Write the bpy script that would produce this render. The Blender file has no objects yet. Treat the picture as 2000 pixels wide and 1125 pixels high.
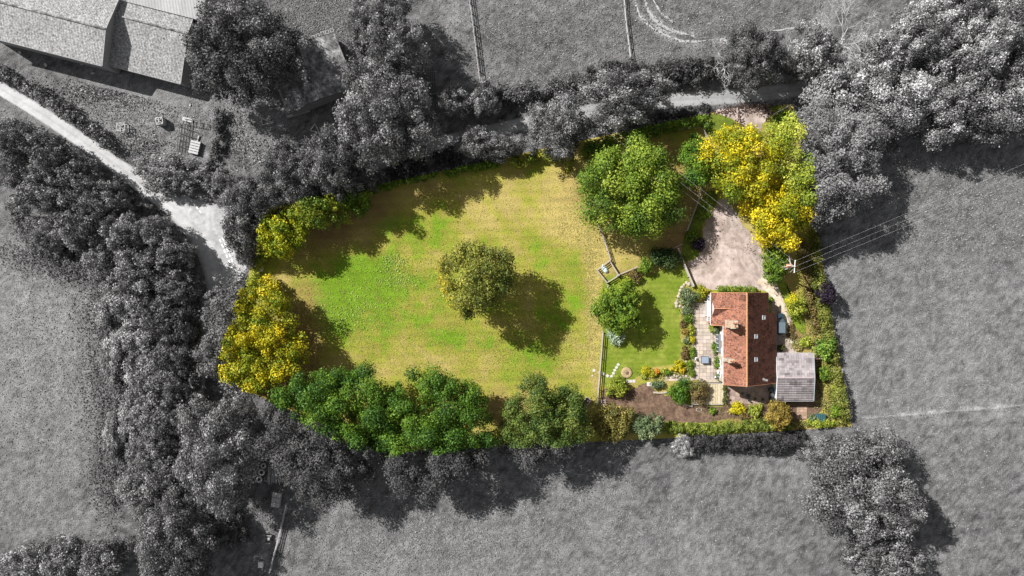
import bpy, bmesh, math, random
import numpy as np
from mathutils import Vector, Matrix
R = math.radians
sc = bpy.context.scene
col = sc.collection

# ------------------------------------------------------------------ camera, sky, sun, exposure
H = 133.333          # flying height of the drone, metres; 24 mm equivalent lens looking straight down
S = 0.1              # metres per photograph pixel on the ground
cam_d = bpy.data.cameras.new('camera'); cam_d.sensor_width = 36; cam_d.lens = 24; cam_d.clip_end = 9000
cam = bpy.data.objects.new('camera', cam_d); col.objects.link(cam)
cam.location = (0, 0, H); cam.rotation_euler = (0, 0, 0)
sc.camera = cam
SUN_EL, SH_ANG = R(40), R(-33)           # elevation; direction in which shadows fall (world xy)
wd = bpy.data.worlds.new('World'); sc.world = wd; wd.use_nodes = True
nt = wd.node_tree; bg = nt.nodes['Background']
sky = nt.nodes.new('ShaderNodeTexSky'); sky.sky_type = 'NISHITA'; sky.sun_disc = False
sky.sun_elevation = SUN_EL
sd = Vector((-math.cos(SH_ANG), -math.sin(SH_ANG)))          # towards the sun
sky.sun_rotation = math.atan2(sd.x, sd.y)
hs = nt.nodes.new('ShaderNodeHueSaturation'); hs.inputs['Saturation'].default_value = 0.12
nt.links.new(sky.outputs[0], hs.inputs['Color']); nt.links.new(hs.outputs[0], bg.inputs[0])
bg.inputs[1].default_value = 0.062
sl = bpy.data.lights.new('sun', 'SUN'); sl.energy = 4.9; sl.angle = R(0.5); sl.color = (1.0, 0.975, 0.95)
so = bpy.data.objects.new('sun', sl); col.objects.link(so)
so.rotation_euler = Vector((math.cos(SH_ANG) * math.cos(SUN_EL), math.sin(SH_ANG) * math.cos(SUN_EL), -math.sin(SUN_EL))).to_track_quat('-Z', 'Y').to_euler()
so.location = (-60, 40, 80)
sc.view_settings.view_transform = 'Standard'; sc.view_settings.look = 'None'
sc.view_settings.exposure = 0.95; sc.view_settings.gamma = 1.0
sc.cycles.max_bounces = 5; sc.cycles.diffuse_bounces = 3; sc.cycles.transmission_bounces = 3

# ------------------------------------------------------------------ helpers
def W(px, py, z=0.0):
    f = S * (1 - z / H)
    return Vector(((px - 1000) * f, (562.5 - py) * f, z))

def tag(o, label=None, cat=None, group=None, kind=None):
    if label: o['label'] = label
    if cat: o['category'] = cat
    if group: o['group'] = group
    if kind: o['kind'] = kind
    return o

def empty(name, loc, label, cat, group=None, rz=0):
    o = bpy.data.objects.new(name, None); col.objects.link(o)
    o.location = loc; o.rotation_euler = (0, 0, rz); o.empty_display_size = .3
    return tag(o, label, cat, group)

def link(name, me, parent=None, loc=None, rot=None, scale=None):
    o = bpy.data.objects.new(name, me); col.objects.link(o)
    if parent is not None: o.parent = parent
    if loc is not None: o.location = loc
    if rot is not None: o.rotation_euler = rot
    if scale is not None: o.scale = scale
    return o

def np_mesh(name, V, F, mat, C=None, smooth=False):
    """V (n,3), F (m,k) equal sided faces, C (n,3) point colours"""
    me = bpy.data.meshes.new(name)
    V = np.asarray(V, np.float32); F = np.asarray(F, np.int32); k = F.shape[1]
    me.vertices.add(len(V)); me.vertices.foreach_set('co', V.ravel())
    me.loops.add(F.size); me.loops.foreach_set('vertex_index', F.ravel())
    me.polygons.add(len(F)); me.polygons.foreach_set('loop_start', np.arange(0, F.size, k, dtype=np.int32))
    me.polygons.foreach_set('loop_total', np.full(len(F), k, np.int32))
    if C is not None:
        a = me.attributes.new('Col', 'FLOAT_COLOR', 'POINT')
        a.data.foreach_set('color', np.c_[C, np.ones(len(C))].astype(np.float32).ravel())
    if smooth: me.polygons.foreach_set('use_smooth', np.ones(len(F), bool))
    me.materials.append(mat); me.update(calc_edges=True); me.validate()
    return me

class MB:
    """collects shapes in world space; build() links them as one mesh object"""
    def __init__(s): s.v = []; s.f = []
    def add(s, vs, fs):
        n = len(s.v); s.v += [Vector(v) for v in vs]; s.f += [[i + n for i in f] for f in fs]; return s
    def box(s, c, size, rz=0, ry=0, rx=0, taper=1.0):
        M = Matrix.Translation(Vector(c)) @ Matrix.Rotation(rz, 4, 'Z') @ Matrix.Rotation(ry, 4, 'Y') @ Matrix.Rotation(rx, 4, 'X')
        x, y, z = [a / 2 for a in size]
        vs = [(-x, -y, -z), (x, -y, -z), (x, y, -z), (-x, y, -z)] + [(-x * taper, -y * taper, z), (x * taper, -y * taper, z), (x * taper, y * taper, z), (-x * taper, y * taper, z)]
        return s.add([M @ Vector(v) for v in vs], [(0, 3, 2, 1), (4, 5, 6, 7), (0, 1, 5, 4), (1, 2, 6, 5), (2, 3, 7, 6), (3, 0, 4, 7)])
    def beam(s, a, b, w, h=None):
        a = Vector(a); b = Vector(b); d = b - a; h = h or w
        q = d.to_track_quat('X', 'Z').to_matrix().to_4x4()
        M = Matrix.Translation((a + b) / 2) @ q; x, y, z = d.length / 2, w / 2, h / 2
        vs = [(-x, -y, -z), (x, -y, -z), (x, y, -z), (-x, y, -z), (-x, -y, z), (x, -y, z), (x, y, z), (-x, y, z)]
        return s.add([M @ Vector(v) for v in vs], [(0, 3, 2, 1), (4, 5, 6, 7), (0, 1, 5, 4), (1, 2, 6, 5), (2, 3, 7, 6), (3, 0, 4, 7)])
    def tube(s, pts, rad, n=6, caps=True):
        pts = [Vector(p) for p in pts]
        if not hasattr(rad, '__len__'): rad = [rad] * len(pts)
        base = len(s.v); up = None
        for i, p in enumerate(pts):
            d = (pts[min(i + 1, len(pts) - 1)] - pts[max(i - 1, 0)])
            d = d.normalized() if d.length > 1e-6 else Vector((0, 0, 1))
            a = d.cross(Vector((0, 0, 1)) if abs(d.z) < .9 else Vector((1, 0, 0))).normalized(); b = d.cross(a)
            for k in range(n):
                t = 2 * math.pi * k / n; s.v.append(p + (a * math.cos(t) + b * math.sin(t)) * rad[i])
        for i in range(len(pts) - 1):
            for k in range(n):
                k2 = (k + 1) % n
                s.f.append([base + i * n + k, base + i * n + k2, base + (i + 1) * n + k2, base + (i + 1) * n + k])
        if caps:
            s.f.append([base + k for k in range(n)][::-1]); s.f.append([base + (len(pts) - 1) * n + k for k in range(n)])
        return s
    def lathe(s, c, prof, n=16):
        c = Vector(c); base = len(s.v)
        for r, z in prof:
            for k in range(n):
                t = 2 * math.pi * k / n; s.v.append(c + Vector((r * math.cos(t), r * math.sin(t), z)))
        for i in range(len(prof) - 1):
            for k in range(n):
                k2 = (k + 1) % n
                s.f.append([base + i * n + k, base + i * n + k2, base + (i + 1) * n + k2, base + (i + 1) * n + k])
        s.f.append([base + k for k in range(n)][::-1]); s.f.append([base + (len(prof) - 1) * n + k for k in range(n)])
        return s
    def torus(s, c, R0, r, n=20, m=8, flat=1.0):
        c = Vector(c); base = len(s.v)
        for i in range(n):
            t = 2 * math.pi * i / n
            for j in range(m):
                u = 2 * math.pi * j / m
                s.v.append(c + Vector(((R0 + r * math.cos(u)) * math.cos(t), (R0 + r * math.cos(u)) * math.sin(t), r * flat * math.sin(u))))
        for i in range(n):
            for j in range(m):
                a, b = (i + 1) % n, (j + 1) % m
                s.f.append([base + i * m + j, base + a * m + j, base + a * m + b, base + i * m + b])
        return s
    def mesh(s, name, mat, origin=(0, 0, 0), smooth=False, bevel=0):
        me = bpy.data.meshes.new(name); o = Vector(origin)
        me.from_pydata([v - o for v in s.v], [], s.f); me.materials.append(mat)
        bm = bmesh.new(); bm.from_mesh(me); bmesh.ops.recalc_face_normals(bm, faces=bm.faces)
        if bevel: bmesh.ops.bevel(bm, geom=bm.edges[:], offset=bevel, segments=2, affect='EDGES', profile=.6)
        bm.to_mesh(me); bm.free()
        if smooth:
            for p in me.polygons: p.use_smooth = True
        return me
    def build(s, name, mat, parent=None, smooth=False, bevel=0):
        org = parent.matrix_world_loc if False else (PL(parent) if parent is not None else Vector((0, 0, 0)))
        return link(name, s.mesh(name, mat, org, smooth, bevel), parent)

def PL(o):
    p = Vector((0, 0, 0))
    while o is not None: p = p + Vector(o.location); o = o.parent
    return p

# ------------------------------------------------------------------ materials
def mat(name, c, rough=.85, var=.25, scale=2.0, c2=None, bump=0.0, bscale=None, metal=0.0, attr=False, objcol=False, transl=0.0, spec=.3, detail=5.0):
    m = bpy.data.materials.new(name); m.use_nodes = True
    t = m.node_tree; b = t.nodes['Principled BSDF']
    b.inputs['Roughness'].default_value = rough; b.inputs['Metallic'].default_value = metal
    b.inputs['Specular IOR Level'].default_value = spec
    geo = t.nodes.new('ShaderNodeNewGeometry')
    nz = t.nodes.new('ShaderNodeTexNoise'); nz.inputs['Scale'].default_value = scale; nz.inputs['Detail'].default_value = detail
    nz.inputs['Roughness'].default_value = .65
    t.links.new(geo.outputs['Position'], nz.inputs['Vector'])
    ramp = t.nodes.new('ShaderNodeMapRange'); ramp.inputs[1].default_value = .3; ramp.inputs[2].default_value = .7
    ramp.inputs[3].default_value = 1 - var; ramp.inputs[4].default_value = 1 + var
    t.links.new(nz.outputs[0], ramp.inputs[0])
    mul = t.nodes.new('ShaderNodeMix'); mul.data_type = 'RGBA'; mul.blend_type = 'MULTIPLY'; mul.inputs[0].default_value = 1
    t.links.new(ramp.outputs[0], mul.inputs[7])
    if attr:
        a = t.nodes.new('ShaderNodeAttribute'); a.attribute_name = 'Col'; src = a.outputs['Color']
    elif c2:
        mx = t.nodes.new('ShaderNodeMix'); mx.data_type = 'RGBA'
        n2 = t.nodes.new('ShaderNodeTexNoise'); n2.inputs['Scale'].default_value = scale * .37; n2.inputs['Detail'].default_value = 4
        t.links.new(geo.outputs['Position'], n2.inputs['Vector'])
        r2 = t.nodes.new('ShaderNodeMapRange'); r2.inputs[1].default_value = .42; r2.inputs[2].default_value = .6
        t.links.new(n2.outputs[0], r2.inputs[0]); t.links.new(r2.outputs[0], mx.inputs[0])
        mx.inputs[6].default_value = (*c, 1); mx.inputs[7].default_value = (*c2, 1); src = mx.outputs[2]
    else:
        rgb = t.nodes.new('ShaderNodeRGB'); rgb.outputs[0].default_value = (*c, 1); src = rgb.outputs[0]
    if objcol:
        oi = t.nodes.new('ShaderNodeObjectInfo'); m2 = t.nodes.new('ShaderNodeMix'); m2.data_type = 'RGBA'; m2.blend_type = 'MULTIPLY'; m2.inputs[0].default_value = 1
        t.links.new(src, m2.inputs[6]); t.links.new(oi.outputs['Color'], m2.inputs[7]); src = m2.outputs[2]
    t.links.new(src, mul.inputs[6]); t.links.new(mul.outputs[2], b.inputs['Base Color'])
    if bump:
        nb = t.nodes.new('ShaderNodeTexNoise'); nb.inputs['Scale'].default_value = bscale or scale * 2; nb.inputs['Detail'].default_value = 4
        t.links.new(geo.outputs['Position'], nb.inputs['Vector'])
        bp = t.nodes.new('ShaderNodeBump'); bp.inputs['Strength'].default_value = 1.0; bp.inputs['Distance'].default_value = bump
        t.links.new(nb.outputs[0], bp.inputs['Height']); t.links.new(bp.outputs[0], b.inputs['Normal'])
    if transl:
        tr = t.nodes.new('ShaderNodeBsdfTranslucent'); t.links.new(mul.outputs[2], tr.inputs['Color'])
        ms = t.nodes.new('ShaderNodeMixShader'); ms.inputs[0].default_value = transl
        out = t.nodes['Material Output']; t.links.new(b.outputs[0], ms.inputs[1]); t.links.new(tr.outputs[0], ms.inputs[2]); t.links.new(ms.outputs[0], out.inputs['Surface'])
    return m

M = {}
M['leaf'] = mat('leaf', (1, 1, 1), .6, .12, 1.5, attr=True, objcol=True, transl=.18, spec=.25)
M['ground'] = mat('grey_pasture', (1, 1, 1), .95, .5, 3.5, attr=True, bump=.22, bscale=5, spec=.1, detail=8)
M['paddock'] = mat('paddock_turf', (1, 1, 1), .95, .42, 4.5, attr=True, bump=.09, bscale=4, spec=.1, detail=8)
M['road'] = mat('pale_road', (1, 1, 1), .9, .16, 1.2, attr=True, bump=.01, bscale=12, spec=.2, detail=8)
M['marking'] = mat('road_paint', (.8, .8, .8), .7, .25, 4)
M['gravel'] = mat('drive_gravel', (.40, .33, .295), .95, .25, 1.0, (.25, .20, .17), bump=.03, bscale=7, spec=.15, detail=9)
M['gravel_pale'] = mat('pale_gravel', (.50, .44, .35), .95, .25, 2.0, (.41, .33, .24), bump=.03, bscale=7, spec=.15, detail=9)
M['soil'] = mat('bare_soil', (.095, .06, .042), .95, .5, 1.6, (.15, .10, .068), bump=.08, bscale=4, spec=.1, detail=9)
M['lawn'] = mat('mown_lawn', (.12, .165, .016), .95, .22, .9, (.17, .20, .03), bump=.05, bscale=5, spec=.1, detail=8)
_t = M['lawn'].node_tree; _g = _t.nodes['Geometry'] if 'Geometry' in _t.nodes else _t.nodes.new('ShaderNodeNewGeometry')
_w = _t.nodes.new('ShaderNodeTexWave'); _w.wave_type = 'BANDS'; _w.bands_direction = 'Y'; _w.inputs['Scale'].default_value = .32; _w.inputs['Distortion'].default_value = 2.5; _w.inputs['Detail'].default_value = 1
_t.links.new(_g.outputs['Position'], _w.inputs['Vector'])
_r = _t.nodes.new('ShaderNodeMapRange'); _r.inputs[3].default_value = .93; _r.inputs[4].default_value = 1.06; _t.links.new(_w.outputs['Fac'], _r.inputs[0])
_m = _t.nodes.new('ShaderNodeMix'); _m.data_type = 'RGBA'; _m.blend_type = 'MULTIPLY'; _m.inputs[0].default_value = 1
_b = _t.nodes['Principled BSDF']; _src = _b.inputs['Base Color'].links[0].from_socket
_t.links.new(_src, _m.inputs[6]); _t.links.new(_r.outputs[0], _m.inputs[7]); _t.links.new(_m.outputs[2], _b.inputs['Base Color'])
M['verge'] = mat('verge_grass', (.11, .145, .018), .95, .25, 1.4, (.085, .115, .016), bump=.05, bscale=5, spec=.1)
M['slab'] = mat('patio_stone', (.33, .285, .25), .85, .18, 1.3, objcol=True, bump=.006, bscale=20)
M['mortar'] = mat('patio_bed', (.2, .165, .13), .95, .3, 4)
M['stone'] = mat('pale_stone', (.36, .31, .24), .9, .25, 3, bump=.02, bscale=6)
M['wood'] = mat('weathered_timber', (.33, .295, .27), .85, .3, 4, bump=.006, bscale=18)
M['wood_dark'] = mat('dark_timber', (.10, .075, .06), .9, .3, 4, bump=.006, bscale=18)
M['deck'] = mat('deck_timber', (.46, .39, .28), .85, .25, 3, objcol=True, bump=.004, bscale=18)
M['gwood'] = mat('grey_timber', (.30, .30, .30), .85, .3, 4, bump=.006, bscale=18)
M['gwood_dark'] = mat('dark_grey_timber', (.07, .07, .07), .9, .3, 4)
M['white'] = mat('white_paint', (.58, .58, .57), .5, .05, 2)
M['gpale'] = mat('pale_grey_paint', (.33, .33, .33), .6, .12, 3)
M['bark'] = mat('bark', (.11, .095, .075), .95, .35, 5, bump=.02, bscale=12)
M['gbark'] = mat('grey_bark', (.10, .10, .10), .95, .35, 5, bump=.02, bscale=12)
M['dead'] = mat('bleached_branches', (.36, .36, .36), .9, .2, 4)
M['tile'] = mat('clay_tiles', (1, 1, 1), .9, .22, 3, attr=True, spec=.2, bump=.004, bscale=30)
M['ctile'] = mat('concrete_tiles', (1, 1, 1), .85, .12, 3, attr=True, spec=.25)
M['brick'] = mat('red_brick_wall', (.34, .15, .10), .9, .25, 5, bump=.01, bscale=14)
M['render'] = mat('cream_render', (.34, .29, .23), .9, .12, 2)
M['chimney'] = mat('cream_chimney', (.42, .32, .23), .9, .3, 5, (.30, .18, .12))
M['pot'] = mat('terracotta', (.42, .19, .10), .85, .2, 6)
M['glass'] = mat('window_glass', (.05, .07, .09), .08, .05, 2, spec=.6)
M['glass_pale'] = mat('skylight_glass', (.30, .38, .46), .1, .05, 2, spec=.6)
M['asb'] = mat('mossy_cement_sheet', (.25, .25, .25), .95, .85, 3.0, objcol=True, bump=.03, bscale=7, detail=10)
M['tin'] = mat('bright_sheet', (.34, .34, .34), .6, .1, 2, objcol=True)
M['moss'] = mat('dark_moss_roof', (.10, .10, .10), .95, .8, 1.6, (.24, .24, .24), bump=.05, bscale=4, objcol=True, detail=9)
M['block'] = mat('grey_block_wall', (.25, .25, .25), .95, .25, 3)
M['carbody'] = mat('dark_blue_paint', (.02, .036, .048), .3, .08, 2, spec=.5)
M['carroof'] = mat('grey_blue_roof', (.10, .135, .155), .45, .08, 2, spec=.5)
M['tyre'] = mat('rubber', (.03, .03, .03), .8, .2, 6)
M['oldtyre'] = mat('pale_tyre_edge', (.42, .42, .42), .8, .3, 6)
M['steel'] = mat('galvanised_steel', (.55, .56, .57), .4, .15, 4, metal=.6)
M['black'] = mat('black_plastic', (.025, .028, .03), .4, .1, 4, spec=.5)
M['lid'] = mat('grey_lid', (.28, .31, .33), .4, .1, 4)
M['bluegrey'] = mat('blue_grey_top', (.20, .245, .31), .35, .08, 3, spec=.5)
M['teal'] = mat('dark_teal_plastic', (.03, .085, .10), .4, .1, 3, spec=.5)
M['tarp'] = mat('pale_blue_tarpaulin', (.55, .68, .68), .5, .15, 2)
M['rust'] = mat('rusty_transformer', (.50, .22, .13), .7, .25, 6)
M['wire'] = mat('aluminium_wire', (.5, .5, .5), .5, .05, 1)
M['gwire'] = M['wire']
M['paleconc'] = mat('concrete_slab', (.44, .42, .38), .9, .12, 3)
M['litter'] = mat('fallen_leaves', (1, 1, 1), .9, .2, 3, attr=True)
M['flint'] = mat('rockery_stone', (.60, .54, .48), .9, .25, 4)

# ------------------------------------------------------------------ boundary of the coloured property (world polygon on the ground)
POLY_PX = [(521, 408), (1400, 217), (1549, 203), (1592, 436), (1663, 833), (1300, 856), (740, 883), (428, 737)]
POLY = np.array(POLY_PX, float)
def in_poly(px, py, poly=POLY):
    px = np.asarray(px, float); py = np.asarray(py, float); r = np.zeros(px.shape, bool); n = len(poly); j = n - 1
    for i in range(n):
        xi, yi = poly[i]; xj, yj = poly[j]
        with np.errstate(divide='ignore', invalid='ignore'):
            r ^= ((yi > py) != (yj > py)) & (px < (xj - xi) * (py - yi) / (yj - yi + 1e-12) + xi)
        j = i
    return r

# value noise on arrays
def vnoise(x, y, scale, seed, octs=4):
    out = np.zeros(np.shape(x)); amp = 1.0; tot = 0
    for o in range(octs):
        g = np.random.default_rng(seed * 31 + o).random((256, 256))
        u = np.asarray(x) / scale * 2 ** o + 1000.3 + 17 * o; v = np.asarray(y) / scale * 2 ** o + 1000.7 + 9 * o
        i = np.floor(u).astype(int); j = np.floor(v).astype(int); a = u - i; b = v - j
        a = a * a * (3 - 2 * a); b = b * b * (3 - 2 * b)
        q = lambda ii, jj: g[ii % 256, jj % 256]
        out += amp * ((q(i, j) * (1 - a) + q(i + 1, j) * a) * (1 - b) + (q(i, j + 1) * (1 - a) + q(i + 1, j + 1) * a) * b)
        tot += amp; amp *= .55
    return out / tot
def blob(px, py, cx, cy, rx, ry, p=1.0):
    return np.exp(-(((px - cx) / rx) ** 2 + ((py - cy) / ry) ** 2) ** p)
def dline(px, py, pts):
    d = np.full(np.shape(px), 1e9)
    for (ax, ay), (bx, by) in zip(pts[:-1], pts[1:]):
        vx, vy = bx - ax, by - ay; t = np.clip(((px - ax) * vx + (py - ay) * vy) / (vx * vx + vy * vy), 0, 1)
        d = np.minimum(d, np.hypot(px - ax - t * vx, py - ay - t * vy))
    return d
def smooth(pts, n=8, closed=False):
    P = [Vector((p[0], p[1], 0)) for p in pts]; out = []; N = len(P)
    for i in range(N if closed else N - 1):
        p0 = P[(i - 1) % N] if closed or i > 0 else P[0]; p1 = P[i]; p2 = P[(i + 1) % N]; p3 = P[(i + 2) % N] if closed or i < N - 2 else P[-1]
        for k in range(n):
            t = k / n
            q = .5 * (2 * p1 + (p2 - p0) * t + (2 * p0 - 5 * p1 + 4 * p2 - p3) * t * t + (3 * p1 - p0 - 3 * p2 + p3) * t ** 3)
            out.append((q.x, q.y))
    if not closed: out.append((P[-1].x, P[-1].y))
    return out

# ------------------------------------------------------------------ ground sheets
def lerp(a, b, t): return np.asarray(a) * (1 - t)[..., None] + np.asarray(b) * t[..., None]

def build_ground():
    xs = np.r_[-4000, -1200, -400, -200, np.arange(-125, 125.01, .55), 200, 400, 1200, 4000]
    ys = np.r_[-4000, -1200, -400, -160, np.arange(-78, 78.01, .55), 160, 400, 1200, 4000]
    X, Y = np.meshgrid(xs, ys); px = 1000 + X / S; py = 562.5 - Y / S
    n1 = vnoise(X, Y, 40, 1); n2 = vnoise(X, Y, 6, 2, 5); n3 = vnoise(X, Y, 1.5, 3, 2); wn = np.random.default_rng(8).random(X.shape)
    v = 1.5 * (.155 + .05 * (n1 - .5) + .05 * (n2 - .5) + .12 * (n3 - .5) + .11 * (wn - .5))
    v *= 1 + .06 * np.sin((py + .085 * px) / 4.2 + 2.5 * n1) * (px > 1550) + .05 * np.sin((px + .25 * py) / 4.0 + 3 * n1) * (py > 880) * (px < 1560) + .07 * np.sin((py - .3 * px) / 4.5 + 3 * n1) * (py < 200) * (px > 820)
    far = (np.abs(X) > 126) | (np.abs(Y) > 79); v = np.where(far, .22, v)
    v += .06 * blob(px, py, 330, 190, 250, 130) + .09 * blob(px, py, 60, 640, 190, 190) + .03 * blob(px, py, 100, 900, 150, 120)
    v += .05 * blob(px, py, 1850, 680, 200, 170) - .035 * blob(px, py, 1900, 1020, 200, 150)
    v += .05 * blob(px, py, 900, 1080, 300, 70) + .05 * (n2 - .4) * blob(px, py, 1250, 1000, 500, 130) * 2
    v += .10 * blob(px, py, 880, 40, 30, 50) * n2 * 2 - .03 * blob(px, py, 1050, 90, 160, 70) + .05 * blob(px, py, 640, 30, 60, 30)
    v += .04 * blob(px, py, 520, 290, 60, 50) + .03 * blob(px, py, 250, 230, 120, 60)
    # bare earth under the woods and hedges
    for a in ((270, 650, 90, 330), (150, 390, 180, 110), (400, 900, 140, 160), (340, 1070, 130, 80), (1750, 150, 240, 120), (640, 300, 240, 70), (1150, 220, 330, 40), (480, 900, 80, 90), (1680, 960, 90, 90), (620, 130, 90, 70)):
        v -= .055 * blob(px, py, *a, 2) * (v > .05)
    # worn wheel tracks and paths
    for pts, w, s in ((smooth([(1238, -10), (1250, 30), (1290, 62), (1345, 84), (1420, 78)]), 5, .55), (smooth([(1262, -10), (1275, 30), (1310, 58), (1370, 72)]), 5, .45), (smooth([(1420, 80), (1500, 62), (1620, 45)]), 5, .15),
                      (smooth([(470, 1000), (500, 1020), (518, 1050), (520, 1090)]), 8, .2), ([(1690, 816), (1850, 803), (2060, 786)], 4, .25), ([(425, 215), (400, 330)], 7, .12)):
        v += s * np.exp(-(dline(px, py, pts) / w) ** 2) * np.clip(n3 * 2.2 - .3, .1, 1.6) * np.clip(n2 * 2 - .2, .2, 1.3)
    for y0 in (835, 1000, 1080): v += .03 * np.exp(-((py - y0 + .08 * (px - 1700)) / 5) ** 2) * (px > 1800)
    v = np.clip(v * .52, .03, .5)
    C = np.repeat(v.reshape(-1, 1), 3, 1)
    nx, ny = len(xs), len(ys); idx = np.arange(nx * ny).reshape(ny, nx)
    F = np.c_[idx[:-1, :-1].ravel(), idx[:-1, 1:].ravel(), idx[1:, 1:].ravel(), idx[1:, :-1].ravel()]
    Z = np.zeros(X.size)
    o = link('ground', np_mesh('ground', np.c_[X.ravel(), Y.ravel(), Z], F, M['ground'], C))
    tag(o, 'rough grey pasture fields around the property', kind='structure')

def paddock_colour(px, py, X, Y):
    n1 = vnoise(X, Y, 16, 11); n2 = vnoise(X, Y, 4, 12); n3 = vnoise(X, Y, 1.3, 13, 3)
    g = .40 + .7 * (n1 - .5) + 1.2 * (n2 - .5) + .9 * (n3 - .5)
    for a in ((730, 560, 90, 60, .9), (650, 620, 60, 50, .7), (800, 450, 60, 40, .4), (690, 530, 60, 40, .35), (800, 660, 110, 60, .3), (1010, 690, 90, 50, .35), (1035, 470, 22, 22, .5), (870, 660, 40, 20, .4), (1100, 610, 40, 60, .3), (1130, 560, 25, 60, .2), (940, 610, 60, 30, .15),
              (1110, 400, 50, 60, -.4), (1160, 470, 26, 140, -.6), (1158, 620, 12, 120, -.6), (960, 400, 130, 40, -.15), (900, 700, 90, 25, -.35), (640, 430, 120, 60, -.15), (1100, 440, 60, 40, -.3), (1240, 490, 50, 30, -.4), (900, 355, 90, 20, -.2)):
        g += a[4] * blob(px, py, *a[:4])
    g = np.clip(g, 0, 1)
    C = lerp((.40, .32, .105), (.27, .26, .042), np.clip(g * 2, 0, 1))
    t = np.clip(g * 2 - 1, 0, 1)
    C = C * (1 - t)[..., None] + np.array((.135, .235, .014)) * t[..., None]
    b = np.zeros_like(g)                      # brown leaf litter and bare earth
    for a in ((640, 440, 95, 50, .8), (720, 395, 70, 32, .75), (840, 370, 60, 22, .4), (595, 640, 35, 80, .75), (560, 750, 60, 40, .95), (1330, 470, 45, 40, .9), (1300, 320, 45, 50, .8), (1350, 400, 25, 60, .6), (1240, 540, 50, 14, .7), (975, 800, 30, 40, .6), (1540, 560, 18, 60, .7), (1565, 640, 16, 40, .7), (1560, 730, 30, 70, .8), (1480, 810, 90, 20, .8), (1140, 370, 40, 40, .4)):
        b += a[4] * blob(px, py, *a[:4], 1.5)
    b = np.clip(b * (.2 + 1.6 * n2), 0, 1)
    C = C * (1 - b)[..., None] + np.array((.26, .165, .075)) * b[..., None]
    C *= (.80 * (.75 + .5 * n3) * (1 + .07 * np.sin(py / 2.9 + .012 * px + 3 * n1)))[..., None]
    return C

def build_paddock():
    px = np.arange(425, 1670, 4.0); py = np.arange(198, 890, 4.0)
    bm = bmesh.new()
    PX, PY = np.meshgrid(px, py); keep = in_poly(PX, PY)
    from itertools import product
    # coarse grid clipped to the polygon by bisecting, so the edge is a clean line
    nx, ny = len(px), len(py)
    V = [[None] * nx for _ in range(ny)]
    km = np.zeros_like(keep)
    for dy, dx in product((-1, 0, 1), (-1, 0, 1)): km |= np.roll(np.roll(keep, dy, 0), dx, 1)
    for j in range(ny):
        for i in range(nx):
            if km[j, i]: V[j][i] = bm.verts.new(W(px[i], py[j]) + Vector((0, 0, .005)))
    for j in range(ny - 1):
        for i in range(nx - 1):
            q = (V[j][i], V[j + 1][i], V[j + 1][i + 1], V[j][i + 1])
            if all(q): bm.faces.new(q)
    n = len(POLY_PX)
    for k in range(n):
        a = W(*POLY_PX[k]); b = W(*POLY_PX[(k + 1) % n]); d = b - a
        nrm = Vector((-d.y, d.x, 0)).normalized()        # outward is to the left of travel when going clockwise on screen
        cen = W(1050, 560)
        if (cen - a).dot(nrm) > 0: nrm = -nrm
        bmesh.ops.bisect_plane(bm, geom=bm.verts[:] + bm.edges[:] + bm.faces[:], plane_co=a, plane_no=nrm, clear_outer=True)
    me = bpy.data.meshes.new('paddock'); bm.to_mesh(me); bm.free()
    co = np.empty(len(me.vertices) * 3, np.float32); me.vertices.foreach_get('co', co); co = co.reshape(-1, 3)
    C = paddock_colour(1000 + co[:, 0] / S, 562.5 - co[:, 1] / S, co[:, 0], co[:, 1])
    a = me.attributes.new('Col', 'FLOAT_COLOR', 'POINT'); a.data.foreach_set('color', np.c_[C, np.ones(len(C))].astype(np.float32).ravel())
    me.materials.append(M['paddock'])
    tag(link('paddock_grass', me), 'green and straw coloured paddock turf inside the boundary', kind='structure')

def sheet(name, pts, z, m, label, smoothn=6, closed=True, jit=.0, kind='structure', seed=1):
    P = smooth(pts, smoothn, True) if smoothn else pts
    if jit:
        rg = random.Random(seed); Q = []
        for i in range(len(P)):
            a, b = P[i], P[(i + 1) % len(P)]; L = math.hypot(b[0] - a[0], b[1] - a[1]); k = max(1, int(L / 3))
            for q in range(k):
                t = q / k; Q.append((a[0] + (b[0] - a[0]) * t + rg.gauss(0, jit), a[1] + (b[1] - a[1]) * t + rg.gauss(0, jit)))
        P = Q
    bm = bmesh.new(); vs = [bm.verts.new(W(*p) + Vector((0, 0, z))) for p in P]
    f = bm.faces.new(vs); bmesh.ops.triangulate(bm, faces=[f], ngon_method='EAR_CLIP')
    for f in bm.faces:
        if f.normal.z < 0: f.normal_flip()
    me = bpy.data.meshes.new(name); bm.to_mesh(me); bm.free(); me.materials.append(m)
    return tag(link(name, me), label, kind=kind)

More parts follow.
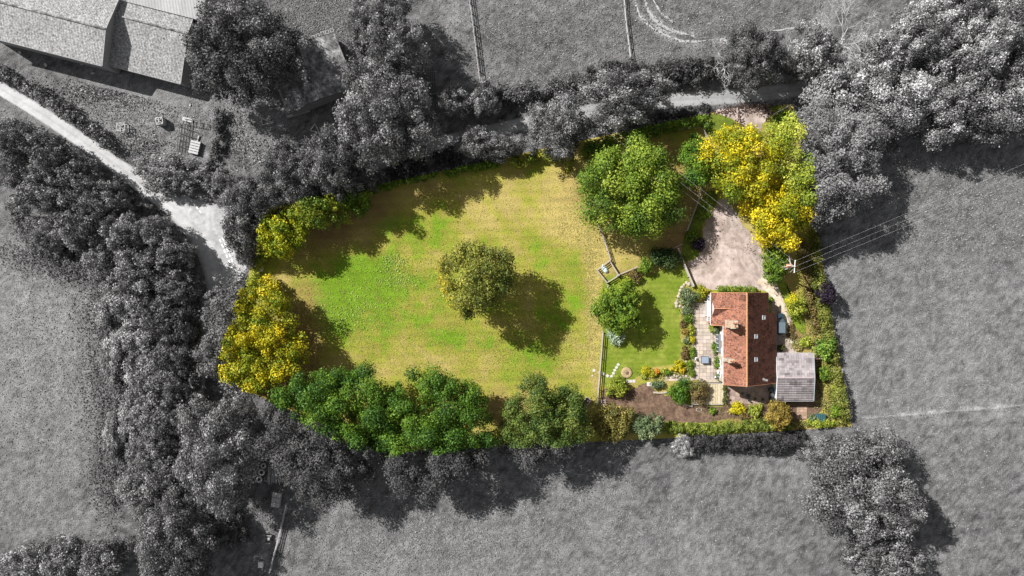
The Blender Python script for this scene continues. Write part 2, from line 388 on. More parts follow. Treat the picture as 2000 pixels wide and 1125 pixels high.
def strip(name, pts, widths, z, label, base, seed, jit=.6):
    P = smooth(pts, 14); n = len(P); ws = np.interp(np.linspace(0, 1, n), np.linspace(0, 1, len(widths)), widths)
    V = []; m = 9
    for i, p in enumerate(P):
        a = P[max(i - 1, 0)]; b = P[min(i + 1, n - 1)]; d = Vector((b[0] - a[0], b[1] - a[1])); d.normalize(); nn = Vector((-d.y, d.x))
        for k in range(m):
            t = (k / (m - 1) - .5) * (ws[i] + (random.Random(seed * 999 + i * 7 + k).gauss(0, jit) if k in (0, m - 1) else 0))
            V.append(W(p[0] + nn.x * t, p[1] + nn.y * t) + Vector((0, 0, z)))
    V = np.array([tuple(v) for v in V])
    idx = np.arange(n * m).reshape(n, m); F = np.c_[idx[:-1, :-1].ravel(), idx[:-1, 1:].ravel(), idx[1:, 1:].ravel(), idx[1:, :-1].ravel()]
    k = np.tile(np.arange(m), n); n2 = vnoise(V[:, 0], V[:, 1], 3, seed)
    v = base * (.8 + .45 * n2) * np.where((k == 0) | (k == m - 1), .55, 1) * np.where(k == m // 2, .85, 1)
    me = np_mesh(name, V, F, M['road'], np.repeat(v[:, None], 3, 1))
    return tag(link(name, me), label, kind='structure')

build_ground(); build_paddock()
strip('road', [(-60, 125), (0, 172), (70, 215), (150, 268), (230, 325), (300, 375), (355, 415), (400, 465), (425, 520), (425, 580), (400, 640), (388, 720), (380, 800), (375, 900)], [26, 26, 28, 30, 38, 52, 62, 46, 36, 32, 30], .006, 'pale lane winding down past the barns', .36, 3)
strip('lane', [(380, 395), (430, 440), (470, 420), (540, 385), (640, 350), (740, 318), (850, 282), (950, 258), (1030, 240), (1150, 216), (1310, 196), (1440, 188), (1550, 176), (1660, 160), (1800, 150)], [30, 46, 36, 30, 28, 26, 26, 28, 30, 30, 28, 26], .012, 'narrow tarmac lane between the hedges', .24, 4)
sheet('junction', [(352, 382), (398, 396), (448, 398), (470, 430), (486, 484), (474, 540), (440, 552), (420, 500), (380, 440)], .018, mat('junction_tarmac', (.36, .36, .36), .9, .25, 1.2, (.27, .27, .27)), 'bright worn tarmac where the two lanes meet', jit=.5)
def dash(a, b, w, par, z=.024):
    pass
mk = bpy.data.objects.new('road_markings', None); col.objects.link(mk); tag(mk, 'white dashed give-way lines painted at the junction', kind='structure')
for (x0, y0, x1, y1, n, off) in ((371, 389, 394, 417, 4, (0,)), (431, 464, 461, 535, 7, (-3, 3))):
    for k in range(n):
        for of in off:
            L = math.hypot(x1 - x0, y1 - y0); dx, dy = (x1 - x0) / L, (y1 - y0) / L; t = (k + .5) / n * L
            cx, cy = x0 + dx * t - dy * of, y0 + dy * t + dx * of; h = .28 * L / n; q = 1.1
            P = [W(cx + dx * h * s + -dy * q * u, cy + dy * h * s + dx * q * u) + Vector((0, 0, .024)) for s, u in ((-1, -1), (-1, 1), (1, 1), (1, -1))]
            MB().add(P, [(0, 1, 2, 3)]).build('dash', M['marking'], mk)

sheet('lawn', [(1180, 545), (1240, 540), (1290, 528), (1330, 495), (1345, 540), (1330, 565), (1327, 620), (1329, 690), (1312, 712), (1270, 718), (1240, 738), (1215, 748), (1178, 752), (1177, 650)], .011, M['lawn'], 'mown green garden lawn beside the patio', jit=.6)
sheet('grass_verge', [(1342, 445), (1380, 375), (1402, 388), (1372, 440), (1374, 485), (1362, 505), (1345, 515), (1332, 490)], .011, M['verge'], 'shaded grass verge beside the drive', jit=.4)
sheet('grass_strip', [(1519, 555), (1535, 610), (1558, 645), (1572, 652), (1570, 620), (1545, 580), (1530, 545)], .011, M['lawn'], 'strip of grass beside the drive and the parked car', jit=.4)
sheet('entrance_verge', [(1375, 228), (1412, 224), (1438, 240), (1446, 262), (1410, 275), (1380, 258)], .011, M['verge'], 'rounded patch of grass at the drive entrance', jit=.4)
sheet('driveway', [(1411, 388), (1432, 405), (1450, 440), (1478, 470), (1492, 505), (1514, 548), (1530, 585), (1546, 625), (1556, 655), (1552, 700), (1513, 700), (1508, 640), (1500, 572), (1440, 566), (1392, 566), (1362, 556), (1342, 516), (1362, 502), (1372, 470), (1374, 445), (1392, 412)], .017, M['gravel'], 'pinkish gravel drive and turning area north of the house', smoothn=4, jit=.7)
M['rut'] = mat('compacted_gravel', (.27, .215, .185), .95, .25, 1.5, (.36, .295, .26), bump=.02, bscale=8, spec=.15, detail=9)
sheet('turning_patch', [(1420, 452), (1455, 446), (1478, 470), (1472, 492), (1440, 486), (1418, 478)], .0245, M['rut'], 'darker compacted patch in the middle of the gravel drive', smoothn=4, jit=2.2)
def rut(pts, w, z, base, seed, label, tint):
    o = strip('wheel_rut', pts, [w, w * 1.2, w], z, label, base, seed, .9); a = o.data.attributes['Col']; n = len(o.data.vertices)
    c = np.empty(n * 4, np.float32); a.data.foreach_get('color', c); c = c.reshape(-1, 4); c[:, :3] *= np.array(tint); a.data.foreach_set('color', c.ravel())
rut([(1419, 402), (1430, 440), (1438, 480), (1455, 520), (1486, 548)], 5, .0205, .30, 31, 'worn wheel rut curving through the gravel drive, west track', (1.1, .92, .82))
rut([(1436, 418), (1448, 445), (1460, 480), (1478, 515), (1504, 545)], 5, .0225, .30, 32, 'worn wheel rut curving through the gravel drive, east track', (1.1, .92, .82))
for k_, (pts_, w_) in enumerate((([(1236, -12), (1250, 30), (1285, 60), (1335, 80), (1420, 76)], 5), ([(1256, -12), (1272, 30), (1305, 56), (1360, 72)], 6), ([(1272, -12), (1290, 24), (1318, 44)], 4), ([(1420, 80), (1500, 62), (1620, 45)], 3))):
    strip('wheel_track', pts_, [w_ * .5, w_, w_ * 1.2, w_ * .4], .006 + .004 * k_, 'pale worn vehicle track curving across the top field', .30, 40 + k_, 2.0)
sheet('gravel_path', [(1478, 548), (1504, 545), (1522, 575), (1538, 620), (1553, 650), (1556, 668), (1545, 674), (1535, 640), (1515, 590), (1496, 568)], .0285, M['gravel_pale'], 'pale gravel strip curving past the car', smoothn=4, jit=.8)
sheet('entrance_apron', [(1395, 217), (1440, 210), (1500, 204), (1503, 225), (1492, 240), (1480, 262), (1455, 262), (1440, 238), (1415, 226)], .017, M['gravel'], 'pink gravel apron where the drive meets the lane', smoothn=4, jit=1.2)
sheet('soil_bed', [(1178, 760), (1230, 762), (1262, 748), (1290, 770), (1322, 776), (1345, 790), (1412, 794), (1420, 788), (1510, 790), (1512, 812), (1420, 818), (1370, 826), (1300, 824), (1240, 815), (1182, 800)], .017, M['soil'], 'bare brown soil bed south of the garden', smoothn=4, jit=.8)
sheet('soil_yard', [(1508, 786), (1602, 786), (1604, 800), (1590, 812), (1560, 824), (1535, 822), (1512, 812)], .023, M['soil'], 'dark soil yard behind the outbuilding', smoothn=3, jit=.6)
sheet('side_border', [(1590, 660), (1604, 690), (1606, 780), (1592, 784), (1592, 690)], .017, M['soil'], 'soil border beside the outbuilding', smoothn=0, jit=.5)

# ------------------------------------------------------------------ foliage
def leaf_mesh(name, P, N, size, C, rng, m=None):
    n = len(P)
    T = np.cross(N, rng.normal(size=(n, 3))); T /= np.linalg.norm(T, axis=1, keepdims=True) + 1e-9
    B = np.cross(N, T); s = (size * (.45 + 1.0 * rng.random(n) ** 1.2))[:, None]
    V = np.stack([P - T * s * .62, P - B * s * .42 + T * s * .1, P + T * s * .62, P + B * s * .42 + T * s * .1], 1).reshape(-1, 3)
    F = np.arange(4 * n).reshape(n, 4)
    return np_mesh(name, V, F, m or M['leaf'], np.repeat(C, 4, 0))

def clump_leaves(rng, CC, CR, leaf, cover, squash=.85, up=.3, jit=.5):
    cnt = np.maximum(3, (cover * 9.0 * CR ** 2 / (leaf ** 2 * .55)).astype(int))
    idx = np.repeat(np.arange(len(CC)), cnt); n = len(idx)
    v = rng.normal(size=(n, 3)); v /= np.linalg.norm(v, axis=1, keepdims=True)
    v[:, 2] += up; v /= np.linalg.norm(v, axis=1, keepdims=True)
    rr = CR[idx] * np.clip(.9 + .22 * rng.normal(size=n), .3, 1.6)
    P = CC[idx] + v * rr[:, None] * np.array([1, 1, squash])
    N = v + jit * rng.normal(size=(n, 3)); N /= np.linalg.norm(N, axis=1, keepdims=True)
    return P, N, idx

def crown_points(rng, rx, ry, z0, z1, leaf, clr, cover, lobes=.12, flat=.62):
    zc = z0 + (z1 - z0) * .42
    n = int(3.3 * rx * ry / clr ** 2)
    k = np.arange(n) + .5
    uz = 1 - k / n * 1.45; ph = k * 2.399963 + rng.random() * 6
    uz = np.clip(uz + rng.normal(0, .06, n), -.45, 1); ur = np.sqrt(np.maximum(0, 1 - uz ** 2)); ph = ph + rng.normal(0, .25, n)
    a1, a2, a3 = rng.random(3) * 6.28
    f = 1 + lobes * np.sin(2 * ph + a1) * .6 + lobes * np.sin(3 * ph + a2) + lobes * .7 * np.sin(5 * ph + a3) + rng.normal(0, .10, n)
    inn = 1 - .8 * clr / max(math.sqrt(rx * ry), clr)
    CC = np.c_[rx * inn * f * ur * np.cos(ph), ry * inn * f * ur * np.sin(ph), zc + np.where(uz > 0, (z1 - zc - clr * .5) * np.abs(uz) ** .9, -(zc - z0) * np.abs(uz)) * (1 + rng.normal(0, .15, n))]
    CR = clr * (.45 + 1.0 * rng.random(n) ** 1.3)
    # some inner clumps so that one does not look through the crown
    m = max(4, n // 3)
    d = rng.normal(size=(m, 3)); d /= np.linalg.norm(d, axis=1, keepdims=True); rr = .72 * rng.random((m, 1)) ** .5
    CI = np.c_[d[:, 0] * rr[:, 0] * rx, d[:, 1] * rr[:, 0] * ry, zc + d[:, 2] * rr[:, 0] * (z1 - zc) * .8]
    CC = np.r_[CC, CI]; CR = np.r_[CR, clr * (.9 + .5 * rng.random(m))]
    P, N, idx = clump_leaves(rng, CC, CR, leaf, cover)
    q = ((P[:, 0] / rx) ** 2 + (P[:, 1] / ry) ** 2 + ((P[:, 2] - zc) / (z1 - zc)) ** 2)
    keep = (q > .30) | (rng.random(len(P)) < .3) | ((idx >= n) & (N[:, 2] > 0))
    keep &= (P[:, 2] > .1) & ((N[:, 2] > -.25) | (rng.random(len(P)) < .45))
    sc_ = 1 / np.percentile(np.sqrt((P[:, 0] / rx) ** 2 + (P[:, 1] / ry) ** 2), 94)
    P[:, :2] *= sc_
    return P[keep], N[keep], idx[keep], len(CC)

def shade3(rng, idx, nc, cols, clw=.5, k=1.0):
    t = np.clip(.5 + 1.35 * (clw * rng.random(nc)[idx] + (1 - clw) * rng.random(len(idx)) - .5), 0, 1)
    c0, c1, c2 = [np.array(c) for c in cols]
    C = np.where((t < .5)[:, None], c0 + (c1 - c0) * (t * 2)[:, None], c1 + (c2 - c1) * (t * 2 - 1)[:, None])
    return C * (1 + rng.normal(0, .08, (len(idx), 1)))

def trunk_mesh(name, h, r0, reach, m, seed, n=5):
    rg = random.Random(seed); b = MB()
    top = h * .62
    b.tube([(0, 0, -.05), (rg.uniform(-.1, .1), rg.uniform(-.1, .1), top * .4), (rg.uniform(-.3, .3), rg.uniform(-.3, .3), top)], [r0 * 1.35, r0, r0 * .45], 8)
    for k in range(n):
        a = 6.28 * k / n + rg.uniform(-.4, .4); z = top * rg.uniform(.35, .85); L = reach * rg.uniform(.55, .8)
        b.tube([(0, 0, z), (math.cos(a) * L * .5, math.sin(a) * L * .5, z + h * .10), (math.cos(a) * L, math.sin(a) * L, z + h * .24)], [r0 * .5, r0 * .33, r0 * .1], 5)
    return b.mesh(name, m)

NT = [0]
def tree(px, py, rx, ry, h, cols, label, cat='tree', name='leafy_tree', group=None, leaf=.27, clr=None, base=.25, accent=None, straddle=False, cover=.85, grey=False, lobes=.12, jit=None, clw=.6, greyk=.8):
    """crown centred on that photograph pixel at its own height; rx, ry in photograph pixels"""
    NT[0] += 1; rng = np.random.default_rng(100 + NT[0])
    zc = h * .6; c = W(px, py, zc); f = S * (1 - zc / H); c.z = 0
    rx, ry = max(rx * .6, rx - .13 * abs(px - 1000) * h / H), max(ry * .6, ry - .13 * abs(py - 562) * h / H)   # a tall crown also leans outwards in the picture
    RX, RY = rx * f, ry * f; clr = clr or .2 * math.sqrt(RX * RY)
    P, N, idx, nc = crown_points(rng, RX, RY, h * base, h, leaf, clr, cover, lobes)
    C = shade3(rng, idx, nc, cols, clw)
    if accent:
        for (ac, dx, dy, s, thr) in accent:       # leaves that turn colour on one side of the crown
            u = P[:, 0] / RX * dx + P[:, 1] / RY * dy + .35 * (vnoise(P[:, 0] + c.x, P[:, 1] + c.y, 1.8, 77 + NT[0], 3) - .5) * 3 + .2 * rng.normal(size=len(P))
            t = np.clip((u - thr) * s, 0, 1) * (.5 + .5 * rng.random(len(P)))
            C = C * (1 - t)[:, None] + np.array(ac) * t[:, None]
    if straddle:
        fz = S * (1 - .72 * h / H)
        ins = in_poly(1000 + (P[:, 0] + c.x) / fz, 562.5 - (P[:, 1] + c.y) / fz)
        g = (C @ np.array([.2126, .7152, .0722])) * greyk
        g = g.mean() * .55 + g * .45
        C = np.where(ins[:, None], C, np.repeat(g[:, None], 3, 1))
    root = empty(name, c, label, cat, group)
    small = h < 4
    link('stem' if small else 'trunk', trunk_mesh('trunk', h, max(.04, h * .022), min(RX, RY), M['gbark' if grey else 'bark'], NT[0]), root)
    link('foliage' if small else 'crown', leaf_mesh('crown', P, N, leaf, np.clip(C, .004, .8), rng), root)
    return root

# colour sets: dark, middle, light
GREEN = ((.045, .095, .010), (.10, .175, .014), (.19, .26, .024))
BRIGHT = ((.03, .075, .010), (.13, .21, .018), (.25, .31, .035))
DEEP = ((.022, .065, .008), (.058, .13, .010), (.125, .215, .016))
OLIVE = ((.04, .055, .012), (.10, .115, .024), (.21, .205, .045))
YELLOW = ((.10, .16, .010), (.37, .34, .012), (.70, .54, .016))
GOLD = ((.13, .17, .010), (.42, .37, .010), (.74, .56, .014))
LIME = ((.10, .155, .014), (.25, .30, .03), (.43, .44, .065))
BROWN = ((.06, .045, .02), (.14, .10, .035), (.24, .175, .06))
RUST = ((.10, .07, .015), (.21, .15, .025), (.33, .24, .05))
SAGE = ((.05, .08, .035), (.12, .165, .075), (.24, .28, .14))
PURPLE = ((.010, .006, .010), (.022, .014, .026), (.05, .035, .06))
PALE = ((.16, .24, .13), (.34, .42, .28), (.55, .60, .48))
G1 = ((.025,) * 3, (.085,) * 3, (.17,) * 3)
G2 = ((.045,) * 3, (.13,) * 3, (.25,) * 3)

ORD = ['first', 'second', 'third', 'fourth', 'fifth', 'sixth', 'seventh', 'eighth', 'ninth', 'tenth', 'eleventh', 'twelfth']
# --- trees of the property
tree(928, 543, 76, 70, 15, ((.05, .08, .014), (.15, .17, .028), (.30, .30, .05)), 'round olive-green oak standing alone in the middle of the paddock', name='oak_tree', leaf=.27, clr=1.25, accent=[((.46, .36, .02), -1, -.25, 2.0, .62)], lobes=.07)
tree(1232, 367, 98, 99, 11.5, BRIGHT, 'large bright green tree with clumped crown beside the paddock fence', name='maple_tree', clr=1.75, lobes=.07, leaf=.30)
tree(1362, 322, 34, 56, 9, DEEP, 'green tree growing against the western side of the golden tree', clr=1.2)
tree(1448, 318, 82, 78, 13, GOLD, 'golden yellow tree beside the drive entrance', name='golden_tree', accent=[((.10, .16, .012), -.9, -.5, 2.0, .5), ((.10, .17, .014), 0, 0, 3, .05)], clr=1.3, leaf=.28)
tree(1518, 410, 76, 68, 12, GOLD, 'golden yellow tree overhanging the gravel drive', name='golden_tree', accent=[((.10, .17, .014), 0, 0, 3, .08)], clr=1.3, leaf=.28, straddle=True, greyk=.45)
tree(1612, 312, 116, 118, 15, LIME, 'broad pale green tree crossing the eastern boundary, grey beyond it', straddle=True, clr=1.35, greyk=.75, lobes=.09)
tree(550, 450, 56, 54, 9, ((.07, .13, .010), (.25, .29, .012), (.58, .52, .016)), 'yellow-green tree in the north-west paddock corner, grey outside the boundary', straddle=True, greyk=.5, clr=1.1)
tree(622, 405, 55, 46, 9, ((.05, .10, .012), (.14, .20, .018), (.30, .30, .025)), 'yellow-green tree on the northern paddock edge, next to the corner tree', straddle=True, greyk=.7, clr=1.0)
tree(690, 385, 42, 32, 6, GREEN, 'low green tree on the northern paddock edge', straddle=True, greyk=.8, clr=.8)
tree(490, 660, 106, 108, 11, YELLOW, 'large yellow tree on the western boundary, half of it grey', straddle=True, greyk=.42, clr=1.2, leaf=.28, accent=[((.11, .19, .014), 0, 0, 3, .03)])
tree(524, 556, 26, 16, 3.2, YELLOW, 'small yellow-green tree beside the white bench', clr=.8, leaf=.32, straddle=True, greyk=.5)
tree(638, 842, 130, 134, 15, DEEP, 'huge dark green tree at the south-west boundary, mostly grey', straddle=True, clr=1.5, greyk=.72, lobes=.08)
tree(846, 838, 118, 120, 15, DEEP, 'dark green tree on the southern boundary, between two others', straddle=True, clr=1.5, greyk=.7, lobes=.07)
tree(1062, 826, 86, 88, 12, ((.028, .06, .012), (.075, .12, .02), (.16, .19, .035)), 'green tree on the southern boundary near the wooden trough', straddle=True, clr=1.2, greyk=.7, lobes=.09)
tree(1207, 602, 46, 58, 7.5, GREEN, 'dense green tree on the lawn next to the paddock fence', clr=.9, leaf=.3, accent=[((.30, .34, .015), 0, 1, 2.5, .55)])
tree(1194, 828, 46, 38, 5, ((.07, .075, .02), (.17, .15, .035), (.29, .24, .06)), 'wispy olive-brown tree at the end of the paddock fence', clr=.8, leaf=.28, straddle=True)
tree(1264, 832, 34, 24, 4.2, SAGE, 'grey-green wispy tree beside the brown soil bed', clr=.6, leaf=.25, straddle=True)
tree(1521, 811, 24, 30, 5, RUST, 'rounded golden-brown tree south of the outbuilding', clr=.6, leaf=.24)
tree(1511, 512, 28, 42, 5, GREEN, 'green tree beside the electricity pole', clr=.75, leaf=.3)
tree(1614, 572, 21, 21, 5.5, PURPLE, 'dark purple-leaved tree on the eastern boundary', clr=.6, leaf=.28)
# --- shrubs of the garden
def shrub(px, py, rx, ry, h, cols, label, cat='shrub', name='shrub', group=None, leaf=.2, clr=None, **k):
    return tree(px, py, rx, ry, h, cols, label, cat, name, group, leaf, clr or max(.18, .028 * math.sqrt(rx * ry)), k.pop('base', .03), cover=k.pop('cover', .7), lobes=k.pop('lobes', .2), **k)
shrub(1203, 658, 17, 17, 1.8, PALE, 'pale silvery shrub at the foot of the lawn tree')
shrub(1207, 757, 24, 20, 2.4, ((.08, .13, .012), (.19, .23, .02), (.32, .33, .04)), 'rounded lime-green shrub on the soil bed corner', leaf=.26)
shrub(1375, 418, 15, 12, 1.6, BRIGHT, 'low bright green shrub beside the drive', leaf=.22)
shrub(1352, 462, 14, 12, 1.6, BRIGHT, 'green fern-like shrub beside the purple bush', leaf=.24)
shrub(1365, 477, 15, 13, 1.8, PURPLE, 'dark purple bush at the edge of the drive', leaf=.22)
shrub(1300, 503, 32, 22, 2.6, ((.012, .03, .010), (.03, .06, .014), (.07, .10, .03)), 'dark green shrub under the big bright tree', leaf=.26)
shrub(1262, 520, 16, 15, 2.2, GREEN, 'green shrub at the end of the lawn rail', leaf=.24)
shrub(1240, 540, 14, 16, 1.4, BROWN, 'brown twiggy shrub by the lawn rail')
shrub(1556, 596, 22, 22, 2.8, LIME, 'rounded yellow-green shrub on the grass strip beside the car', leaf=.26, accent=[((.5, .42, .01), -.8, .8, 2, .3)])
shrub(1345, 579, 19, 17, 2.2, SAGE, 'grey-green rounded shrub by the patio corner', leaf=.22)
shrub(1372, 571, 14, 13, 2.0, ((.12, .16, .012), (.28, .29, .015), (.45, .38, .02)), 'yellow rounded shrub by the north-west house corner')
shrub(1328, 763, 24, 24, 2.2, DEEP, 'dense dark green rounded bush beside the timber deck', leaf=.22)
shrub(1366, 765, 21, 24, 2.4, BROWN, 'wispy brown-green bush growing through the deck', leaf=.2, accent=[((.12, .15, .03), -.5, .5, 1.5, .2)])
shrub(1284, 750, 13, 10, 1.2, SAGE, 'low grey-green bush at the path end')
shrub(1441, 798, 15, 13, 1.5, ((.25, .26, .01), (.48, .42, .012), (.60, .50, .02)), 'bright yellow bush in the southern bed')
shrub(1475, 801, 14, 14, 1.5, LIME, 'light green bush in the southern bed', leaf=.22)
shrub(1455, 811, 15, 9, 1.0, BROWN, 'low brown plant between the yellow and green bushes')
shrub(1392, 803, 8, 7, .7, BRIGHT, 'small green plant on the soil bed by the deck')
shrub(1612, 680, 22, 24, 3.2, ((.04, .10, .012), (.10, .19, .02), (.21, .29, .045)), 'glossy green laurel north-east of the outbuilding', leaf=.34)
shrub(1612, 731, 14, 16, 2.2, BRIGHT, 'bright green bush east of the outbuilding', leaf=.26)
shrub(1636, 765, 12, 16, 1.8, LIME, 'light green bush on the eastern fence line')
shrub(1636, 800, 17, 14, 2.0, GREEN, 'dark green bush near the compost bin', leaf=.22)
shrub(1575, 668, 13, 10, 1.2, LIME, 'small yellow-green plant on the gravel edge')
shrub(1525, 680, 10, 8, 1.2, ((.03, .04, .01), (.07, .08, .02), (.14, .14, .04)), 'dark plant in the corner behind the car')
shrub(1560, 676, 16, 8, .6, ((.12, .11, .03), (.25, .22, .07), (.4, .34, .13)), 'low straw-coloured plants on the pale gravel')
shrub(1586, 815, 8, 8, 1.2, SAGE, 'small grey-green plant beside the compost bin')
shrub(1545, 648, 8, 20, .35, BROWN, 'thin brown weeds growing beside the car')
shrub(1604, 826, 40, 9, 1.2, LIME, 'low yellow-green planting along the south-east corner', group=None, straddle=True)
shrub(1505, 586, 6, 6, .8, GREEN, 'small round plant at the east wall of the house')
for (x, y, a, b, h, c) in ((1391, 640, 8, 9, 1.6, LIME), (1402, 645, 11, 10, 1.8, SAGE), (1398, 678, 8, 12, 1.5, GREEN), (1402, 710, 6, 18, 1.4, GREEN), (1404, 735, 6, 8, 1.3, SAGE)):
    WP = {640: 'lime-green', 645: 'grey-green', 678: 'tall green', 710: 'long narrow green', 735: 'small grey-green'}; shrub(x, y, a, b, h, c, WP[y] + ' plant growing against the west wall of the house', 'plant', 'wall_plant', 'plants against the west wall', leaf=.16)
for (x, y, a, b, h, c) in ((1341, 607, 12, 9, 1.0, SAGE), (1345, 622, 10, 10, 1.1, GREEN), (1340, 648, 9, 8, .8, RUST), (1351, 645, 7, 12, .9, LIME), (1352, 664, 6, 8, .9, YELLOW), (1342, 665, 8, 8, .7, SAGE), (1338, 690, 8, 14, .8, BROWN), (1353, 690, 5, 14, .8, GREEN), (1348, 712, 7, 10, .8, BRIGHT), (1352, 728, 5, 9, .8, GREEN), (1334, 632, 7, 9, .7, BROWN)):
    k = sorted((607, 622, 648, 645, 664, 665, 690, 689, 712, 728, 632)).index(y) if y != 690 or x == 1338 else 7; shrub(x, y, a, b, h, c, 'border plant between lawn and patio, %s counting from the stone edging' % ORD[k], 'plant', 'border_plant', 'plants in the patio border', leaf=.15)
for (x, y, a, b, h, c) in ((1262, 724, 9, 9, .9, YELLOW), (1275, 730, 9, 8, .9, ((.12, .16, .012), (.32, .30, .02), (.5, .4, .03))), (1283, 726, 5, 6, .9, ((.4, .13, .02), (.6, .22, .03), (.65, .32, .05))), (1296, 726, 7, 7, .8, LIME), (1305, 728, 7, 6, .8, BRIGHT), (1328, 712, 11, 9, .9, YELLOW), (1332, 724, 8, 6, .8, ((.3, .25, .01), (.55, .38, .01), (.6, .42, .02))), (1318, 720, 7, 6, .8, YELLOW), (1257, 735, 6, 6, .7, LIME)):
    k = [1257, 1262, 1275, 1283, 1296, 1305, 1318, 1328, 1332].index(x); shrub(x, y, a, b, h, c, ('orange' if x == 1283 else 'green' if x in (1305,) else 'yellow') + ' flowering plant in the lawn bed, %s counting from the earth mound' % ORD[k], 'plant', 'flowering_plant', 'flower bed plants', leaf=.14)

# --- hedges
def hedge(pts, width, h, cols, label, name='hedge', leaf=.3, clr=None, cover=.8, grey=False, straddle=False, greyk=.75, accent=None, group=None):
    NT[0] += 1; rng = np.random.default_rng(500 + NT[0]); P0 = [W(p[0], p[1], h * .7) for p in smooth(pts, 6)]
    seg = [(P0[i + 1] - P0[i]).length for i in range(len(P0) - 1)]; L = sum(seg); clr = clr or width * .26
    n = max(6, int(L * width * 1.5 / clr ** 2 / 2)); t = np.sort(rng.random(n)) * L; cum = np.r_[0, np.cumsum(seg)]
    xs = np.interp(t, cum, [p.x for p in P0]); ys = np.interp(t, cum, [p.y for p in P0])
    e = .5; dx = np.interp(t + e, cum, [p.x for p in P0]) - np.interp(t - e, cum, [p.x for p in P0]); dy = np.interp(t + e, cum, [p.y for p in P0]) - np.interp(t - e, cum, [p.y for p in P0])
    l = np.hypot(dx, dy) + 1e-6; w = width * (.75 + .5 * vnoise(xs, ys, 5, 41 + NT[0], 2)); a = (rng.random(n) - .5) * 2
    off = a * (w / 2 - clr * .6)
    hz = h * (.75 + .45 * vnoise(xs, ys, 4, 42 + NT[0], 2)) - clr * .6
    cz = np.maximum(clr * .4, hz * np.sqrt(np.maximum(0, 1 - .8 * a ** 2)) * np.where(rng.random(n) < .3, .45, 1))
    CC = np.c_[xs - dy / l * off, ys + dx / l * off, cz]; CR = clr * (.65 + .7 * rng.random(n))
    P, N, idx = clump_leaves(rng, CC, CR, leaf, cover); k = P[:, 2] > .03; P, N, idx = P[k], N[k], idx[k]
    C = shade3(rng, idx, n, cols)
    if straddle:
        fz = S * (1 - .7 * h / H); ins = in_poly(1000 + P[:, 0] / fz, 562.5 - P[:, 1] / fz)
        g = (C @ np.array([.2126, .7152, .0722])) * greyk; C = np.where(ins[:, None], C, np.repeat(g[:, None], 3, 1))
    o = Vector((P0[0].x, P0[0].y, 0)); root = empty(name, o, label, 'hedge', group)
    P = P - np.array(o)[None]
    link('foliage', leaf_mesh('hedge', P, N, leaf, np.clip(C, .004, .8), rng), root)
    b = MB()
    for i in range(0, n, 3): b.tube([(xs[i], ys[i], -.03), (CC[i][0], CC[i][1], CC[i][2])], [.05, .02], 4, False)
    b.build('stems', M['gbark' if grey else 'bark'], root)['kind'] = 'stuff'
    return root

hedge([(1405, 567), (1440, 565), (1480, 567)], 1.4, 1.3, BRIGHT, 'low clipped green hedge under the north gable of the house', leaf=.18, clr=.4)
hedge([(1592, 450), (1600, 520), (1612, 600), (1628, 700), (1642, 770), (1655, 828)], 3.0, 2.2, ((.05, .075, .012), (.13, .15, .025), (.25, .25, .05)), 'rough olive-green hedge along the eastern boundary', leaf=.26, clr=.7, straddle=True)
hedge([(1568, 470), (1575, 540), (1590, 620), (1600, 650)], 2.2, 1.0, ((.07, .06, .02), (.16, .125, .04), (.26, .20, .07)), 'brown dying undergrowth inside the eastern boundary', name='undergrowth', leaf=.22, clr=.5, cover=.5)
hedge([(1275, 832), (1330, 836), (1400, 838), (1470, 830), (1550, 832)], 2.4, 1.5, ((.06, .10, .012), (.14, .185, .025), (.27, .29, .05)), 'low green hedge along the southern garden boundary', leaf=.22, clr=.5, straddle=True)
hedge([(1340, 862), (1400, 868), (1480, 868), (1560, 866), (1580, 856)], 4.0, 2.2, ((.010,) * 3, (.036,) * 3, (.085,) * 3), 'dark grey clipped hedge outside the southern boundary', leaf=.22, clr=.6, grey=True)
hedge([(1140, 300), (1170, 282), (1230, 262), (1300, 248), (1360, 236), (1385, 238)], 2.6, 2.4, GREEN, 'dark green hedge along the northern boundary by the drive', leaf=.28, clr=.7, straddle=True)
hedge([(1000, 318), (1050, 308), (1100, 300), (1120, 330)], 2.6, 2.6, ((.05, .09, .012), (.15, .19, .02), (.32, .31, .03)), 'yellow-green hedge at the northern edge of the paddock', leaf=.3, clr=.8, straddle=True)
hedge([(720, 372), (800, 350), (880, 335), (925, 325), (985, 318)], 1.8, 1.6, GREEN, 'thin green hedge on the northern paddock edge', leaf=.26, clr=.5, straddle=True)
hedge([(1350, 262), (1365, 275), (1385, 290)], 1.8, 1.6, DEEP, 'dark green shrubbery by the entrance rail', leaf=.24, clr=.6)
hedge([(490, 550), (508, 515), (512, 490)], 1.6, 1.6, LIME, 'yellow-green bushes behind the white bench', leaf=.22, clr=.5, straddle=True)
hedge([(1522, 235), (1545, 222), (1556, 235)], 2.0, 2.0, GREEN, 'green bushes behind the entrance rail', leaf=.24, clr=.6, straddle=True)
hedge([(-30, 128), (0, 143), (30, 158), (70, 178), (112, 207), (150, 233), (180, 255), (212, 286)], 3.0, 2.6, G2, 'grey hedge between the lane and the barn yard', leaf=.3, clr=.85, grey=True)
hedge([(428, 215), (426, 260), (418, 300), (408, 330)], 1.9, 1.8, G1, 'narrow dark grey hedge beside the grassy path', leaf=.26, clr=.55, grey=True)
hedge([(950, 190), (1010, 182), (1080, 172), (1150, 160)], 4.0, 3.2, G1, 'dark grey hedge north of the lane near the fence', leaf=.3, clr=.9, grey=True)
hedge([(1150, 152), (1240, 140), (1330, 140), (1420, 132)], 5.0, 3.5, ((.012,) * 3, (.045,) * 3, (.10,) * 3), 'very dark hedge along the field north of the lane', leaf=.3, clr=1.0, grey=True)
